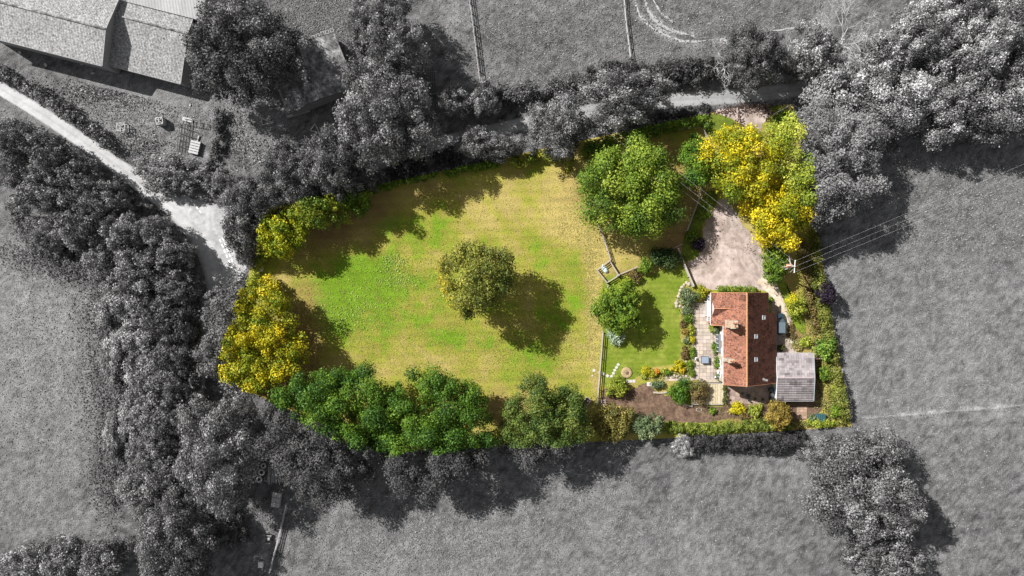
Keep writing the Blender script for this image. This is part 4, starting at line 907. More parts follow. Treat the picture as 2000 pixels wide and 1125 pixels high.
# ------------------------------------------------------------------ outbuilding
ga = empty('garage', W(1554, 736), 'tiled outbuilding with mauve-grey concrete roof beside the cottage', 'garage')
zr, zz = 3.0, 2.5
gx0, gx1 = W(1519, 0, 3.2).x, W(1592, 0, 3.2).x; gy = W(0, 738, zr).y; gy0 = W(0, 690, zz).y; gy1 = W(0, 783, zz).y
CT = ((.245, .22, .222), (.295, .268, .27), (.21, .19, .192))
for sgn, ye in ((1, gy0), (-1, gy1)):
    dn = Vector((0, ye - gy, zz - zr)); tile_slope('roof_tiles', (gx0, gy, zr), (1, 0, 0), dn, gx1 - gx0, dn.length, .46, .46, CT, 50 + sgn, ga, M['ctile'], thick=.012)
    slab_plane('roof_deck', [(gx0, gy, zr), (gx1, gy, zr), (gx1, ye, zz), (gx0, ye, zz)], ga, M['wood_dark'], .12)
    for x, m in ((gx0 - .04, M['white']), (gx1 + .03, M['ctile'] if False else M['lid'])): MB().beam((x, gy, zr), (x, ye, zz), .08, .26).build('bargeboard', m, ga)
    MB().beam((gx0, ye + sgn * .06, zz - .06), (gx1, ye + sgn * .06, zz - .06), .1, .1).build('gutter', M['gpale'], ga)
b = MB()
for k in range(int((gx1 - gx0) / .45)): b.tube([(gx0 + k * .45 + .02, gy, zr + .02), (gx0 + k * .45 + .44, gy, zr + .02)], [.15, .14], 8)
o = b.build('ridge_tiles', mat('ridge_concrete', (.34, .28, .28), .9, .2, 5), ga); o['kind'] = 'stuff'
wx0, wx1, wy0, wy1 = gx0 + .3, gx1 - .3, gy1 + .3, gy0 - .3
P = [(wx0, wy0, 0), (wx0, wy1, 0), (wx0, wy1, zz - .05), (wx0, gy, zr - .2), (wx0, wy0, zz - .05)]; Q = [(wx1, p[1], p[2]) for p in P]
MB().add(P + Q, [list(range(5)), list(range(5, 10))] + [[i, (i + 1) % 5, 5 + (i + 1) % 5, 5 + i] for i in range(5)]).build('wall', M['white'], ga)
dr = MB().box((wx0 - .03, gy - 2.6, 1.05), (.08, 1.0, 2.1)).build('door', mat('pale_blue_door', (.35, .50, .68), .5, .08, 2), ga)
MB().box((wx0 - .09, gy - 2.25, 1.05), (.05, .04, .12)).build('handle', M['steel'], dr)
MB().box((wx0 - .03, gy + 1.6, 1.5), (.08, 1.4, 1.0)).build('window', M['glass'], ga)

# water butts
for i, (x, y) in enumerate(((1507, 762), (1508.5, 771), (1507.5, 779))):
    wb = empty('water_butt', W(x, y, .9).xy.to_3d(), 'black water butt in the row beside the outbuilding', 'water butt', 'water butts')
    p = PL(wb)
    MB().lathe(p, [(.33, 0), (.40, .1), (.42, .5), (.40, .95), (.36, 1.0)], 16).build('barrel', M['black'], wb, smooth=False)
    MB().lathe(p + Vector((0, 0, 1.0)), [(.40, 0), (.40, .06), (.30, .10), (.05, .12)], 16).build('lid', M['lid'] if i == 1 else M['black'], wb)
    MB().tube([p + Vector((-.42, 0, .2)), p + Vector((-.52, 0, .2))], .03, 6).build('tap', M['steel'], wb)
# compost bin, ribbed
cb = empty('compost_bin', W(1600, 815), 'dark teal ribbed compost bin in the south-east corner', 'compost bin')
p = PL(cb)
MB().box(p + Vector((0, 0, .5)), (1.75, 1.5, 1.0)).build('body', M['teal'], cb, bevel=.08)
for k in range(5): MB().box(p + Vector((-.68 + k * .34, 0, 1.02)), (.14, 1.46, .16)).build('rib', M['teal'], cb, bevel=.03)
MB().box(p + Vector((0, .78, .55)), (1.2, .08, .5)).build('hatch', M['teal'], cb)

# ------------------------------------------------------------------ paving
def paving(name, x0, y0, x1, y1, sx, sy, label, z, seed, tint, skip=None, poly=None):
    """patio bed plus one object per slab (photograph pixels)"""
    bed = sheet(name, poly or [(x0, y0), (x1, y0), (x1, y1), (x0, y1)], z, M['mortar'], label, smoothn=0)
    rg = random.Random(seed); nx = max(1, round((x1 - x0) / sx)); ny = max(1, round((y1 - y0) / sy)); w = (x1 - x0) / nx; h = (y1 - y0) / ny
    me = MB().box((0, 0, 0), (w * S - .05, h * S - .05, .05)).mesh('slab', M['slab'], bevel=.008)
    me2 = MB().box((0, 0, 0), (2 * w * S - .05, h * S - .05, .05)).mesh('slab', M['slab'], bevel=.008)
    for j in range(ny):
        i = 0; off = .5 * w * (j % 2)
        while i < nx:
            k = 2 if (rg.random() < .3 and i < nx - 1) else 1
            cx = x0 + (i + k / 2) * w; cy = y0 + (j + .5) * h
            if poly is None or bool(in_poly(np.array([cx]), np.array([cy]), np.array(poly, float))[0]):
                o = link('slab', me if k == 1 else me2, bed, W(cx, cy) + Vector((0, 0, z + .012 + rg.uniform(0, .012))), (rg.gauss(0, .004), rg.gauss(0, .004), rg.gauss(0, .006)))
                s = rg.uniform(.78, 1.18); o.color = (s * tint[0], s * tint[1] * rg.uniform(.95, 1.03), s * tint[2] * rg.uniform(.9, 1.05), 1)
            i += k
    return bed
paving('patio', 1352, 584, 1394, 742, 7.2, 7.2, 'pale stone slab patio along the west side of the house', .026, 1, (1.12, 1.1, 1.08), poly=[(1352, 590), (1388, 590), (1390, 640), (1412, 660), (1412, 742), (1352, 742)])
paving('patio_strip', 1394, 640, 1412, 742, 7.2, 7.2, 'narrow strip of stone slabs under the west wall', .020, 2, (1.1, 1.08, 1.05))
paving('rear_patio', 1420, 750, 1506, 789, 7.6, 7.6, 'pinkish slab patio south of the house', .026, 3, (.86, .74, .70))
paving('garden_path', 1298, 735, 1354, 744, 7, 4.5, 'pale slab path from the lawn to the patio', .029, 4, (1.2, 1.14, 1.05))
paving('gate_slabs', 1172, 780, 1184, 792, 6, 6, 'pinkish slabs at the end of the paddock fence', .024, 5, (.95, .85, .78))
paving('yard_slabs', 1556, 793, 1576, 818, 7, 7, 'small patch of terracotta slabs near the compost bin', .03, 6, (1.0, .78, .66))
for i, (x, y) in enumerate(((1207.5, 712), (1204, 717.5), (1200.5, 723), (1198, 729), (1194.5, 735), (1186.5, 734), (1178.8, 730), (1172, 727), (1160, 723.5), (1157, 734))):
    o = link('stepping_stone', MB().box((0, 0, 0), (.52, .5, .06)).mesh('stepping_stone', M['paleconc'], bevel=.01), None, W(x, y) + Vector((0, 0, .04)), (0, 0, [.5, .5, .5, .4, .4, .8, .2, 0, .1, .3][i]))
    tag(o, 'square pale stepping stone in the line crossing the lawn by the fence', 'stepping stone', 'stepping stones by the fence')
    if i == 9: o.scale = (.6, .5, 1)
for i, x in enumerate((1225.5, 1231.8, 1238.2)):
    o = link('stepping_stone', MB().box((0, 0, 0), (.56, .56, .06)).mesh('stepping_stone', M['paleconc'], bevel=.01), None, W(x, 744.5) + Vector((0, 0, .04)), (0, 0, .05))
    tag(o, 'square pale stepping stone in the row of three beside the lime-green shrub', 'stepping stone', 'row of three stepping stones')
o = link('stepping_stone', MB().box((0, 0, 0), (.95, .78, .07)).mesh('stepping_stone', M['paleconc'], bevel=.01), None, W(1268, 750) + Vector((0, 0, .045)), (0, 0, .03)); tag(o, 'large pale slab at the corner of the soil bed', 'slab')
def stone_mesh(seed, r=.35):
    bm = bmesh.new(); bmesh.ops.create_icosphere(bm, subdivisions=2, radius=r); rg = random.Random(seed)
    for v in bm.verts: v.co *= 1 + rg.uniform(-.14, .14); v.co.z *= .55
    me = bpy.data.meshes.new('stone'); bm.to_mesh(me); bm.free(); me.materials.append(M['stone']); return me
SM = [stone_mesh(k) for k in range(5)]; GSM = [m.copy() for m in SM]
for m in GSM: m.materials[0] = M['gpale']
rgs = random.Random(9)
wl = empty('stone_edging', W(1325, 575), 'curved edging of sandstone blocks between lawn and patio shrubs', 'edging')
for (x, y) in ((1341, 552), (1336, 556), (1332, 561), (1329, 567), (1327, 573), (1325, 579), (1322, 586), (1321, 592), (1321, 598), (1328, 598), (1334, 601), (1345, 555)):
    link('stone', rgs.choice(SM), wl, W(x, y) - W(1325, 575) + Vector((0, 0, .1)), (0, 0, rgs.uniform(0, 6)), (rgs.uniform(.8, 1.15),) * 3)
wl = empty('rockery', W(1342, 718), 'rockery of pale stones at the corner of the flower bed', 'rockery')
for k in range(16):
    a = k / 15; x, y = (1340 + 6 * math.sin(a * 3), 706 + 26 * a) if k < 8 else (1340 - (k - 8) * 4.6, 735 - (k % 2) * 2)
    link('stone', rgs.choice(SM), wl, W(x, y) - W(1342, 718) + Vector((0, 0, .08)), (0, 0, rgs.uniform(0, 6)), (rgs.uniform(.5, .95),) * 3)
# low curved retaining wall between soil bed and deck, of separate blocks
rw = empty('retaining_wall', W(1330, 785), 'low curved wall of pale stone blocks round the green bush', 'wall')
pp = smooth([(1276, 766), (1290, 767), (1308, 766), (1318, 772), (1328, 783), (1338, 790), (1352, 793)], 8)
for i in range(0, len(pp) - 2, 2):
    a, b_ = W(*pp[i]), W(*pp[i + 2]); d = b_ - a
    MB().box((a + b_) / 2 + Vector((0, 0, .16)), (d.length - .03, .32, .36), rz=math.atan2(d.y, d.x)).build('block', M['stone'], rw, bevel=.02)
# timber deck with boards
dk = empty('timber_deck', W(1384, 768), 'raised timber deck with pale boards next to the green bush', 'deck')
rg = random.Random(4)
for k in range(30):
    x = 1351 + k * 2.0 + 1
    me = UNIT.setdefault('board', MB().box((0, 0, 0), (.17, 3.9, .05)).mesh('board', M['deck']))
    o = link('board', me, dk, W(x, 769) - W(1384, 768) + Vector((0, 0, .36))); s = rg.uniform(.75, 1.2); o.color = (s, s * rg.uniform(.94, 1.02), s * rg.uniform(.85, 1), 1)
for (x, y, sx, sy) in ((1381, 789.5, 6.0, .12), (1381, 748.5, 6.0, .12), (1350.3, 769, .12, 4.0), (1411.8, 769, .14, 4.0)):
    MB().box(W(x, y) + Vector((0, 0, .19)), (sx, sy, .38)).build('fascia', M['wood'], dk)
hedge([(1416, 752), (1416, 788)], .8, 1.3, ((.03, .04, .012), (.08, .09, .03), (.15, .16, .05)), 'narrow dark hedge between the deck and the rear patio', leaf=.16, clr=.25)
MBp = empty('step_block', W(1385, 746), 'long pale stone step between patio and deck', 'step')
MB().box(W(1385, 744) + Vector((0, 0, .12)), (4.6, .5, .24)).build('tread', M['stone'], MBp, bevel=.02)

# ------------------------------------------------------------------ garden furniture
tb = empty('patio_table', W(1377, 703, .75).xy.to_3d(), 'square blue-grey patio table with dark rim', 'table')
p = PL(tb)
MB().box(p + Vector((0, 0, .75)), (1.36, 1.24, .04)).build('table_top', M['bluegrey'], tb)
MB().box(p + Vector((0, .66, .74)), (1.48, .08, .07)).box(p + Vector((0, -.66, .74)), (1.48, .08, .07)).box(p + Vector((.72, 0, .74)), (.08, 1.24, .07)).box(p + Vector((-.72, 0, .74)), (.08, 1.24, .07)).build('rim', M['black'], tb)
for sx in (-1, 1):
    for sy in (-1, 1): MB().box(p + Vector((.64 * sx, .58 * sy, .36)), (.07, .07, .72)).build('leg', M['black'], tb)
def chair(px, py, rz, label, m, group=None):
    c = empty('garden_chair', W(px, py, .5).xy.to_3d(), label, 'chair', group); p = PL(c)
    Rz = Matrix.Rotation(rz, 3, 'Z'); q = lambda x, y, z: p + Rz @ Vector((x, y, z))
    MB().box(q(0, 0, .44), (.46, .44, .04), rz=rz).build('seat', m, c); MB().box(q(0, .23, .7), (.46, .04, .46), rz=rz, rx=.15).build('backrest', m, c)
    for x in (-.2, .2):
        for y in (-.19, .19): MB().tube([q(x, y, 0), q(x, y, .43)], .02, 6).build('leg', m, c)
    return c
chair(1360, 700, 1.6, 'white garden chair beside the blue-grey patio table', M['white'])
bt = empty('bistro_table', W(1459, 772), 'round black metal table on the rear patio', 'table'); p = PL(bt)
MB().lathe(p + Vector((0, 0, .70)), [(.42, 0), (.44, .02), (.42, .04), (.05, .04)], 18).build('table_top', M['black'], bt)
for k in range(3): MB().tube([p + Vector((.32 * math.cos(k * 2.1), .32 * math.sin(k * 2.1), 0)), p + Vector((0, 0, .35)), p + Vector((.2 * math.cos(k * 2.1 + 3), .2 * math.sin(k * 2.1 + 3), .70))], .02, 5).build('leg', M['black'], bt)
for x, y, a in ((1450, 769, 1.4), (1463, 781, 3.4), (1475, 779, 2.6), (1490, 780, 3.3)): chair(x, y, a, 'black metal garden chair on the rear patio', M['black'], 'black chairs on the rear patio')
pt = empty('plant_pot', W(1396, 736), 'small black plant pot with white lid at the patio corner', 'pot'); p = PL(pt)
MB().lathe(p, [(.18, 0), (.26, .35), (.28, .38), (.22, .38), (.2, .3)], 14).build('pot', M['black'], pt); MB().lathe(p + Vector((0, 0, .38)), [(.2, 0), (.18, .06), (.02, .08)], 12).build('lid', M['white'], pt)
rn = empty('ring_planter', W(1365, 800), 'oval pale ring planter on the soil bed', 'planter'); p = PL(rn)
b = MB().torus((0, 0, .12), .55, .07, 24, 8)
for v in b.v: v.y *= .62; v += p
b.build('rim', M['stone'], rn, smooth=True)
b = MB().lathe((0, 0, 0), [(.5, .02), (.42, .08), (.1, .1)], 16)
for v in b.v: v.y *= .6; v += p
b.build('soil_fill', M['soil'], rn)
tr = empty('wooden_trough', W(1143, 788), 'dark open timber trough lying beside the southern trees', 'trough', rz=R(-35)); 
me = lambda s, c: MB().box(c, s)
for (s, c_) in (((.08, 2.6, .5), (-.55, 0, .3)), ((.08, 2.6, .5), (.55, 0, .3)), ((1.02, .08, .5), (0, -1.26, .3)), ((1.02, .08, .5), (0, 1.26, .3))): link('side_board', MB().box(c_, s).mesh('side_board', M['wood']), tr)
link('bottom_board', MB().box((0, 0, .1), (1.02, 2.44, .06)).mesh('bottom_board', M['wood_dark']), tr)
bn = empty('garden_bench', W(513, 520), 'white bench on the western paddock edge', 'bench', rz=R(-4))
for x in (-.14, 0, .14): link('seat_slat', MB().box((x, 0, .46), (.11, 2.2, .04)).mesh('seat_slat', M['white']), bn)
for y in (-.9, .9): link('leg', MB().box((0, y, .22), (.36, .08, .44)).mesh('leg', M['white']), bn)
link('backrest', MB().box((-.24, 0, .72), (.05, 2.2, .3)).mesh('backrest', M['white']), bn)
fp = empty('fire_pit', W(1224, 728), 'low round earth mound with a dark hollow on the lawn', 'mound'); p = PL(fp)
MB().lathe(p, [(1.15, .015), (.95, .12), (.6, .16), (.35, .06), (.05, .04)], 24).build('earth_ring', mat('dry_earth', (.30, .22, .12), .95, .3, 4), fp, smooth=True)
MB().lathe(p + Vector((.1, -.05, 0)), [(.34, .09), (.2, .13), (.03, .14)], 12).build('ash', M['wood_dark'], fp, smooth=True)

# ------------------------------------------------------------------ the parked car (nose to the north)
cp = W(1525.5, 632, 1.6); car = empty('parked_car', (cp.x, cp.y, 0), 'dark blue four-wheel-drive with ribbed grey roof beside the house', 'car')
def hull(secs, name, m, parent, smooth_=False, bevel=.03):
    """secs: (y, half width bottom, half width top, z0, z1)"""
    b = MB(); n = len(secs)
    for (y, w0, w1, z0, z1) in secs: b.v += [Vector((cp.x + s * w, cp.y + y, z)) for s, w, z in ((-1, w0, z0), (1, w0, z0), (1, w1, z1), (-1, w1, z1))]
    for i in range(n - 1):
        for k in range(4): b.f.append([i * 4 + k, i * 4 + (k + 1) % 4, (i + 1) * 4 + (k + 1) % 4, (i + 1) * 4 + k])
    b.f.append([0, 1, 2, 3]); b.f.append([4 * n - 4 + k for k in range(4)])
    return b.build(name, m, parent, bevel=bevel)
hull([(-1.95, .84, .82, .5, 1.1), (-1.5, .88, .86, .4, 1.15), (.6, .88, .86, .4, 1.15), (1.0, .87, .80, .4, 1.1), (1.75, .85, .74, .42, 1.02), (1.95, .80, .68, .5, .92)], 'body', M['carbody'], car, bevel=.05)
cabin = hull([(-1.9, .80, .72, 1.12, 1.80), (-1.6, .82, .74, 1.13, 1.88), (.25, .82, .74, 1.13, 1.88), (.85, .80, .70, 1.11, 1.25)], 'cabin', M['glass'], car, bevel=.03)
rf = hull([(-1.78, .73, .71, 1.87, 1.94), (.22, .73, .71, 1.87, 1.94)], 'roof_panel', M['carroof'], car, bevel=.02)
for k in range(6): MB().box((cp.x - .55 + k * .22, cp.y - .78, 1.955), (.08, 1.9, .03)).build('roof_rib', M['carroof'], rf)
MB().beam((cp.x - .66, cp.y + .80, 1.27), (cp.x - .70, cp.y + .26, 1.88), .07).beam((cp.x + .66, cp.y + .80, 1.27), (cp.x + .70, cp.y + .26, 1.88), .07).build('windscreen_pillar', M['carbody'], car)
for s in (-1, 1):
    MB().lathe((cp.x + s * .55, cp.y + 1.93, .78), [(.12, -.1), (.12, .1), (.02, .12)], 10).build('headlight', M['gpale'], car)
    MB().box((cp.x + s * .98, cp.y + .75, 1.2), (.2, .1, .16)).build('mirror', M['black'], car, bevel=.02)
    for y in (-1.2, 1.25):
        w = MB()
        w.tube([(cp.x + s * .72, cp.y + y, .38), (cp.x + s * .93, cp.y + y, .38)], .38, 16)
        wo = w.build('wheel', M['tyre'], car); MB().tube([(cp.x + s * .90, cp.y + y, .38), (cp.x + s * .945, cp.y + y, .38)], .22, 12).build('rim', M['steel'], wo)
MB().box((cp.x, cp.y + 2.0, .55), (1.6, .14, .2)).build('bumper', M['black'], car, bevel=.02); MB().box((cp.x, cp.y - 2.0, .55), (1.6, .12, .2)).build('bumper', M['black'], car, bevel=.02)
MB().tube([(cp.x, cp.y - 1.98, .95), (cp.x, cp.y - 2.16, .95)], .36, 16).build('spare_wheel', M['tyre'], car)

# ------------------------------------------------------------------ electricity pole, wires
pb = W(1549, 520, 9.0); pb.z = 0
po = empty('electricity_pole', pb, 'electricity pole with rusty transformer, crossarm and raking strut beside the drive', 'pole')
MB().tube([pb - Vector((0, 0, .1)), pb + Vector((0, 0, 9.2))], [.17, .12], 10).build('mast', M['wood'], po)
st = W(1538, 483); MB().tube([st, pb + Vector((0, .1, 8.0))], [.14, .11], 8).build('strut', M['wood'], po)
ca = W(1553, 508, 8.9); cb_ = W(1551, 533, 8.9); MB().beam(ca, cb_, .12, .12).build('crossarm', M['white'], po)
MB().beam(W(1533, 526, 7.6), W(1551, 521, 7.6), .14, .1).beam(W(1537, 516, 7.6), W(1551, 519, 7.6), .1, .1).build('platform', M['gpale'], po)
tf = MB().box(W(1540, 519, 7.9) + Vector((0, 0, .1)), (.75, .6, .8)).build('transformer', M['rust'], po, bevel=.05)
for k in range(3): MB().lathe(W(1537.5 + k * 2.6, 519, 8.45) , [(.06, -.05), (.09, .05), (.05, .1), (.09, .15), (.04, .3)], 8).build('bushing', M['white'], tf)
ins = []
for k, t in enumerate((.06, .5, .94)):
    q = ca.lerp(cb_, t) + Vector((0, 0, .06)); ins.append(q + Vector((0, 0, .2)))
    MB().lathe(q, [(.05, 0), (.09, .05), (.05, .1), (.09, .15), (.04, .2)], 8).build('insulator', M['white'], po)
MB().beam(W(1537, 505, 7.0), W(1549, 520, 8.8), .05).beam(W(1543, 532, 8.9), W(1549, 526, 8.8), .05).build('stay', M['gpale'], po)
def wire(a, b, sag, label, group):
    pts = [a.lerp(b, t / 14) - Vector((0, 0, sag * 4 * (t / 14) * (1 - t / 14))) for t in range(15)]
    o = empty('overhead_wire', a, label, 'wire', group); MB().tube(pts, .008, 5).build('conductor', M['wire'], o)
for k, (ex, ey) in enumerate(((2120, 271), (2120, 287), (2120, 302))): wire(ins[k], W(ex, ey, 9.2), 1.0, 'thin overhead power wire running east from the pole across the field', 'wires running east')
LV = [W(1533, 526, 7.7), W(1541, 520, 8.7), W(1549, 508, 8.0)]
for k, (ex, ey) in enumerate(((815, -38), (832, -40), (850, -42))): wire(LV[k], W(ex, ey, 9.5), 1.2, 'thin overhead power wire running north-west from the pole over the trees', 'wires running north-west')

# ------------------------------------------------------------------ barns (outside the boundary, grey)
def barn(name, label, r0, r1, eave_s, eave_n, zr, ze, wallm, sheetm, label_cat='barn', sw=1.15, rows=3, seed=1, shade=1.0, zen=None, trim='gpale'):
    """r0, r1: ridge ends; eave_s/eave_n: offset of the eaves from the ridge (metres, + = to the south/north side)"""
    rg = random.Random(seed); a = W(*r0, zr); b = W(*r1, zr); root = empty(name, Vector((a.x, a.y, 0)), label, label_cat)
    u = (b - a).normalized(); s = Vector((u.y, -u.x, 0)); L = (b - a).length; zen = ze if zen is None else zen
    for off, sg, zz_ in ((eave_s, 1, ze), (eave_n, -1, zen)):
        dn = s * sg * off + Vector((0, 0, zz_ - zr)); D = dn.length; n = max(1, round(L / sw)); w = L / n; ln = D / rows
        nr = u.cross(dn).normalized(); nr = nr if nr.z > 0 else -nr
        key = (name, off)
        me = bpy.data.meshes.new('sheet'); bm_ = MB()
        # one corrugated sheet: zigzag section
        k = 8; P = []
        for y in (0, 1):
            for i in range(k + 1): P.append(u * (w * (i / k)) + dn.normalized() * (ln * 1.03 * y) + nr * (.035 * (i % 2) + .02 + .03 * y))
        bm_.add(P, [[i, i + 1, k + 2 + i, k + 1 + i] for i in range(k)]); me = bm_.mesh('roof_sheet', sheetm)
        for r in range(rows):
            for c in range(n):
                o = link('roof_sheet', me, root, a + u * (w * c) + dn.normalized() * (ln * r) - PL(root)); q = shade * rg.uniform(.88, 1.1); o.color = (q, q, q, 1)
        P = [a, b, b + dn, a + dn]; slab_plane('roof_deck', P, root, M['gwood_dark'], .1)
        e = a + dn; f = b + dn; MB().beam(e + s * sg * .07 - Vector((0, 0, .05)), f + s * sg * .07 - Vector((0, 0, .05)), .16, .12).build('gutter', M[trim], root)
        for q in (a, b):
            dd = u * (.05 if q is b else -.05); MB().beam(q + dd, q + dn + dd, .1, .18).build('verge_trim', M[trim], root)
    MB().tube([a + Vector((0, 0, .04)), b + Vector((0, 0, .04))], .22, 6).build('ridge_cap', M['moss'], root)
    i = .25; A = a + u * i; B = b - u * i
    prof = [(s * (eave_s - .3), 0), (s * (eave_s - .3), ze - .1), (Vector((0, 0, 0)), zr - .22), (-s * (eave_n - .3), zen - .1), (-s * (eave_n - .3), 0)]
    P = [Vector((A.x, A.y, 0)) + d + Vector((0, 0, z)) for d, z in prof]; Q = [Vector((B.x, B.y, 0)) + d + Vector((0, 0, z)) for d, z in prof]
    MB().add(P + Q, [list(range(5)), list(range(5, 10))] + [[k, (k + 1) % 5, 5 + (k + 1) % 5, 5 + k] for k in range(5)]).build('wall', wallm, root)
    return root
# ridge to eave distances measured at those heights
barn('long_barn', 'tall barn with pale mossy cement-sheet roof at the yard edge', (-40, -6), (206, 57), 6.4, 7.0, 7.6, 6.0, M['block'], M['asb'], rows=3, seed=2, shade=.95)
barn('lean_barn', 'lower barn with speckled cement-sheet roof beside the tall one', (216, 27), (366, 66), 9.0, 3.0, 5.6, 3.6, M['block'], M['asb'], rows=4, seed=3, shade=.9, zen=5.1)
barn('sheet_barn', 'bright metal-sheet roof behind the lower barn', (250, -40), (400, -2), 3.6, 6.0, 6.6, 5.4, M['block'], M['tin'], rows=1, seed=4, shade=1.0)
barn('derelict_barn', 'derelict building with dark moss-covered roof under the trees', (581, 84), (624, 193), 6.9, 6.9, 4.6, 3.0, M['block'], M['moss'], rows=3, seed=6, shade=1.0, trim='gwood_dark')
for k in range(5):
    fr = empty('roof_frame', W(612 + k * 9, 74 - k * 3.5), 'small white square frame leaning on the derelict building', 'frame', 'white frames on the derelict building')
    c = W(612 + k * 9, 73 - k * 3.5, 3.1)
    for (dx, dy, sx, sy) in ((-.3, 0, .08, .7), (.3, 0, .08, .7), (0, .33, .6, .08), (0, -.33, .6, .08)):
        MB().box(c + Matrix.Rotation(.35, 3, 'Z') @ Vector((dx, dy, 0)), (sx, sy, .1), rz=.35).build('bar', M['gpale'], fr)
    for dx in (-.3, .3): MB().box(Vector((c.x + dx, c.y + .1, 1.5)), (.07, .07, 3.06)).build('leg', M['gpale'], fr)
tr = empty('water_trough', W(583, 219), 'pale concrete water trough by the derelict building', 'trough', rz=.3)
for (s_, c_) in (((4.6, .12, .6), (0, .55, .3)), ((4.6, .12, .6), (0, -.55, .3)), ((.12, .98, .6), (-2.24, 0, .3)), ((.12, .98, .6), (2.24, 0, .3))): link('side', MB().box(c_, s_).mesh('side', M['gpale']), tr)
link('base', MB().box((0, 0, .32), (4.34, .97, .4)).mesh('base', M['gpale']), tr)

# crates and timber lying in the yard
def crate(px, py, s, h, rz, label, m, fill=True):
    c = empty('slatted_crate', W(px, py, h).xy.to_3d(), label, 'crate'); p = PL(c); Rz = Matrix.Rotation(rz, 3, 'Z'); q = lambda x, y, z: p + Rz @ Vector((x, y, z)); e = s / 2
    for x in (-e, e):
        for y in (-e, e): MB().box(q(x, y, h / 2), (.11, .11, h), rz=rz).build('post', m, c)
    for z in (h, .15):
        for a, b_ in (((-e, -e), (e, -e)), ((e, -e), (e, e)), ((e, e), (-e, e)), ((-e, e), (-e, -e))): MB().beam(q(*a, z), q(*b_, z), .13, .1).build('rail', m, c)
    MB().beam(q(-e, -e, h + .06), q(e, e, h + .06), .12, .05).build('brace', m, c); MB().beam(q(-e, e, h + .115), q(e, -e, h + .115), .12, .05).build('brace', m, c)
    MB().beam(q(0, -e, h + .17), q(0, e, h + .17), .1, .05).build('brace', m, c)
    if fill:
        for x in (-1, 1):
            MB().box(q(x * (e - .02), 0, h * .5), (.05, s - .12, h - .2), rz=rz).build('side_panel', m, c); MB().box(q(0, x * (e - .02), h * .5), (s - .2, .05, h - .2), rz=rz).build('side_panel', m, c)
crate(311, 236, 1.25, 1.5, .15, 'pale crate with crossed braces standing in the yard', M['gpale'])
crate(236, 248, 1.5, 1.4, .05, 'open grey frame crate at the hedge side of the yard', M['gwood'], False)
fr = empty('timber_lattice', W(366, 262), 'dark lattice of timber rails lying in the yard', 'timber frame'); rgx = random.Random(2)
for k in range(5): MB().beam(W(352 + k * 5.5, 240, .3) + Vector((0, 0, .0)), W(345 + k * 6, 296, .3), .10, .1).build('rail', M['gwood_dark'], fr)
for k in range(4): MB().beam(W(345, 244 + k * 13, .45), W(385, 258 + k * 13, .45), .12, .1).build('crossbar', M['gwood_dark'], fr)
fr = empty('gate_frame', W(388, 243), 'metal field gate lying flat in the yard', 'gate')
for t in (0, 1): MB().beam(W(360, 232 + 10 * t, .5), W(404, 240 + 10 * t, .5), .09).build('rail', M['gwood_dark'], fr)
for k in range(4): MB().beam(W(362 + k * 13.5, 232 + k * 2.5, .59), W(362 + k * 13.5, 242 + k * 2.5, .59), .08).build('bar', M['gwood'], fr)
MB().box(W(366, 234, .2), (1.9, .7, .35), rz=-.25).build('board_stack', M['gpale'], fr)
pl = empty('pallet_stack', W(383, 289), 'stack of pale slatted pallets beside the narrow hedge', 'pallets', rz=R(-14))
for lv in range(4):
    for k in range(5): link('slat', MB().box((0, -1.05 + k * .52, .14 + lv * .2), (1.9, .4, .05)).mesh('slat', M['gpale'] if lv == 3 else M['gwood']), pl)
    for x in (-.8, 0, .8): link('bearer', MB().box((x, 0, .06 + lv * .2), (.1, 2.5, .1)).mesh('bearer', M['gwood']), pl)
for (x0, y0, x1, y1, lab) in ((390, 266, 386, 278, 'short pale log lying by the pallets'), (444, 272, 439, 290, 'pale log lying beside the narrow hedge')):
    o = empty('log', W((x0 + x1) / 2, (y0 + y1) / 2), lab, 'log'); MB().tube([W(x0, y0) + Vector((0, 0, .16)), W(x1, y1) + Vector((0, 0, .16))], [.17, .15], 9).build('trunk', M['gpale'], o)
for (pts, lab) in (([(606, 255), (616, 242), (625, 261)], 'triangular timber frame lying in the shaded yard'), ([(578, 282), (592, 272), (597, 280)], 'smaller timber frame half under the lane-side tree'), ([(511, 232), (513, 244), (535, 240)], 'angled timber frame in the shade near the big round tree')):
    o = empty('timber_triangle', W(*pts[0]), lab, 'timber frame')
    for k in range(3):
        a, b_ = W(*pts[k]), W(*pts[(k + 1) % 3]); MB().beam(a + Vector((0, 0, .12 + .02 * k)), b_ + Vector((0, 0, .12 + .02 * k)), .2, .14).build('beam', M['gwood'], o)
hc = empty('wooden_pen', W(838, 160), 'dark narrow slatted pen in the shadow beside the pasture fence', 'pen')
for k in range(5): MB().beam(W(832 + k * 4, 139, .9), W(834 + k * 4, 186, .9), .2, .06).build('slat', M['gwood_dark'], hc)
for y in (141, 162, 184): MB().beam(W(831, y, .8), W(853, y - 2, .8), .12, .1).build('crossbar', M['gwood'], hc)
for (x, y) in ((832, 140), (850, 139), (835, 184), (852, 183)): MB().box(W(x, y) + Vector((0, 0, .36)), (.14, .14, .78)).build('leg', M['gwood_dark'], hc)
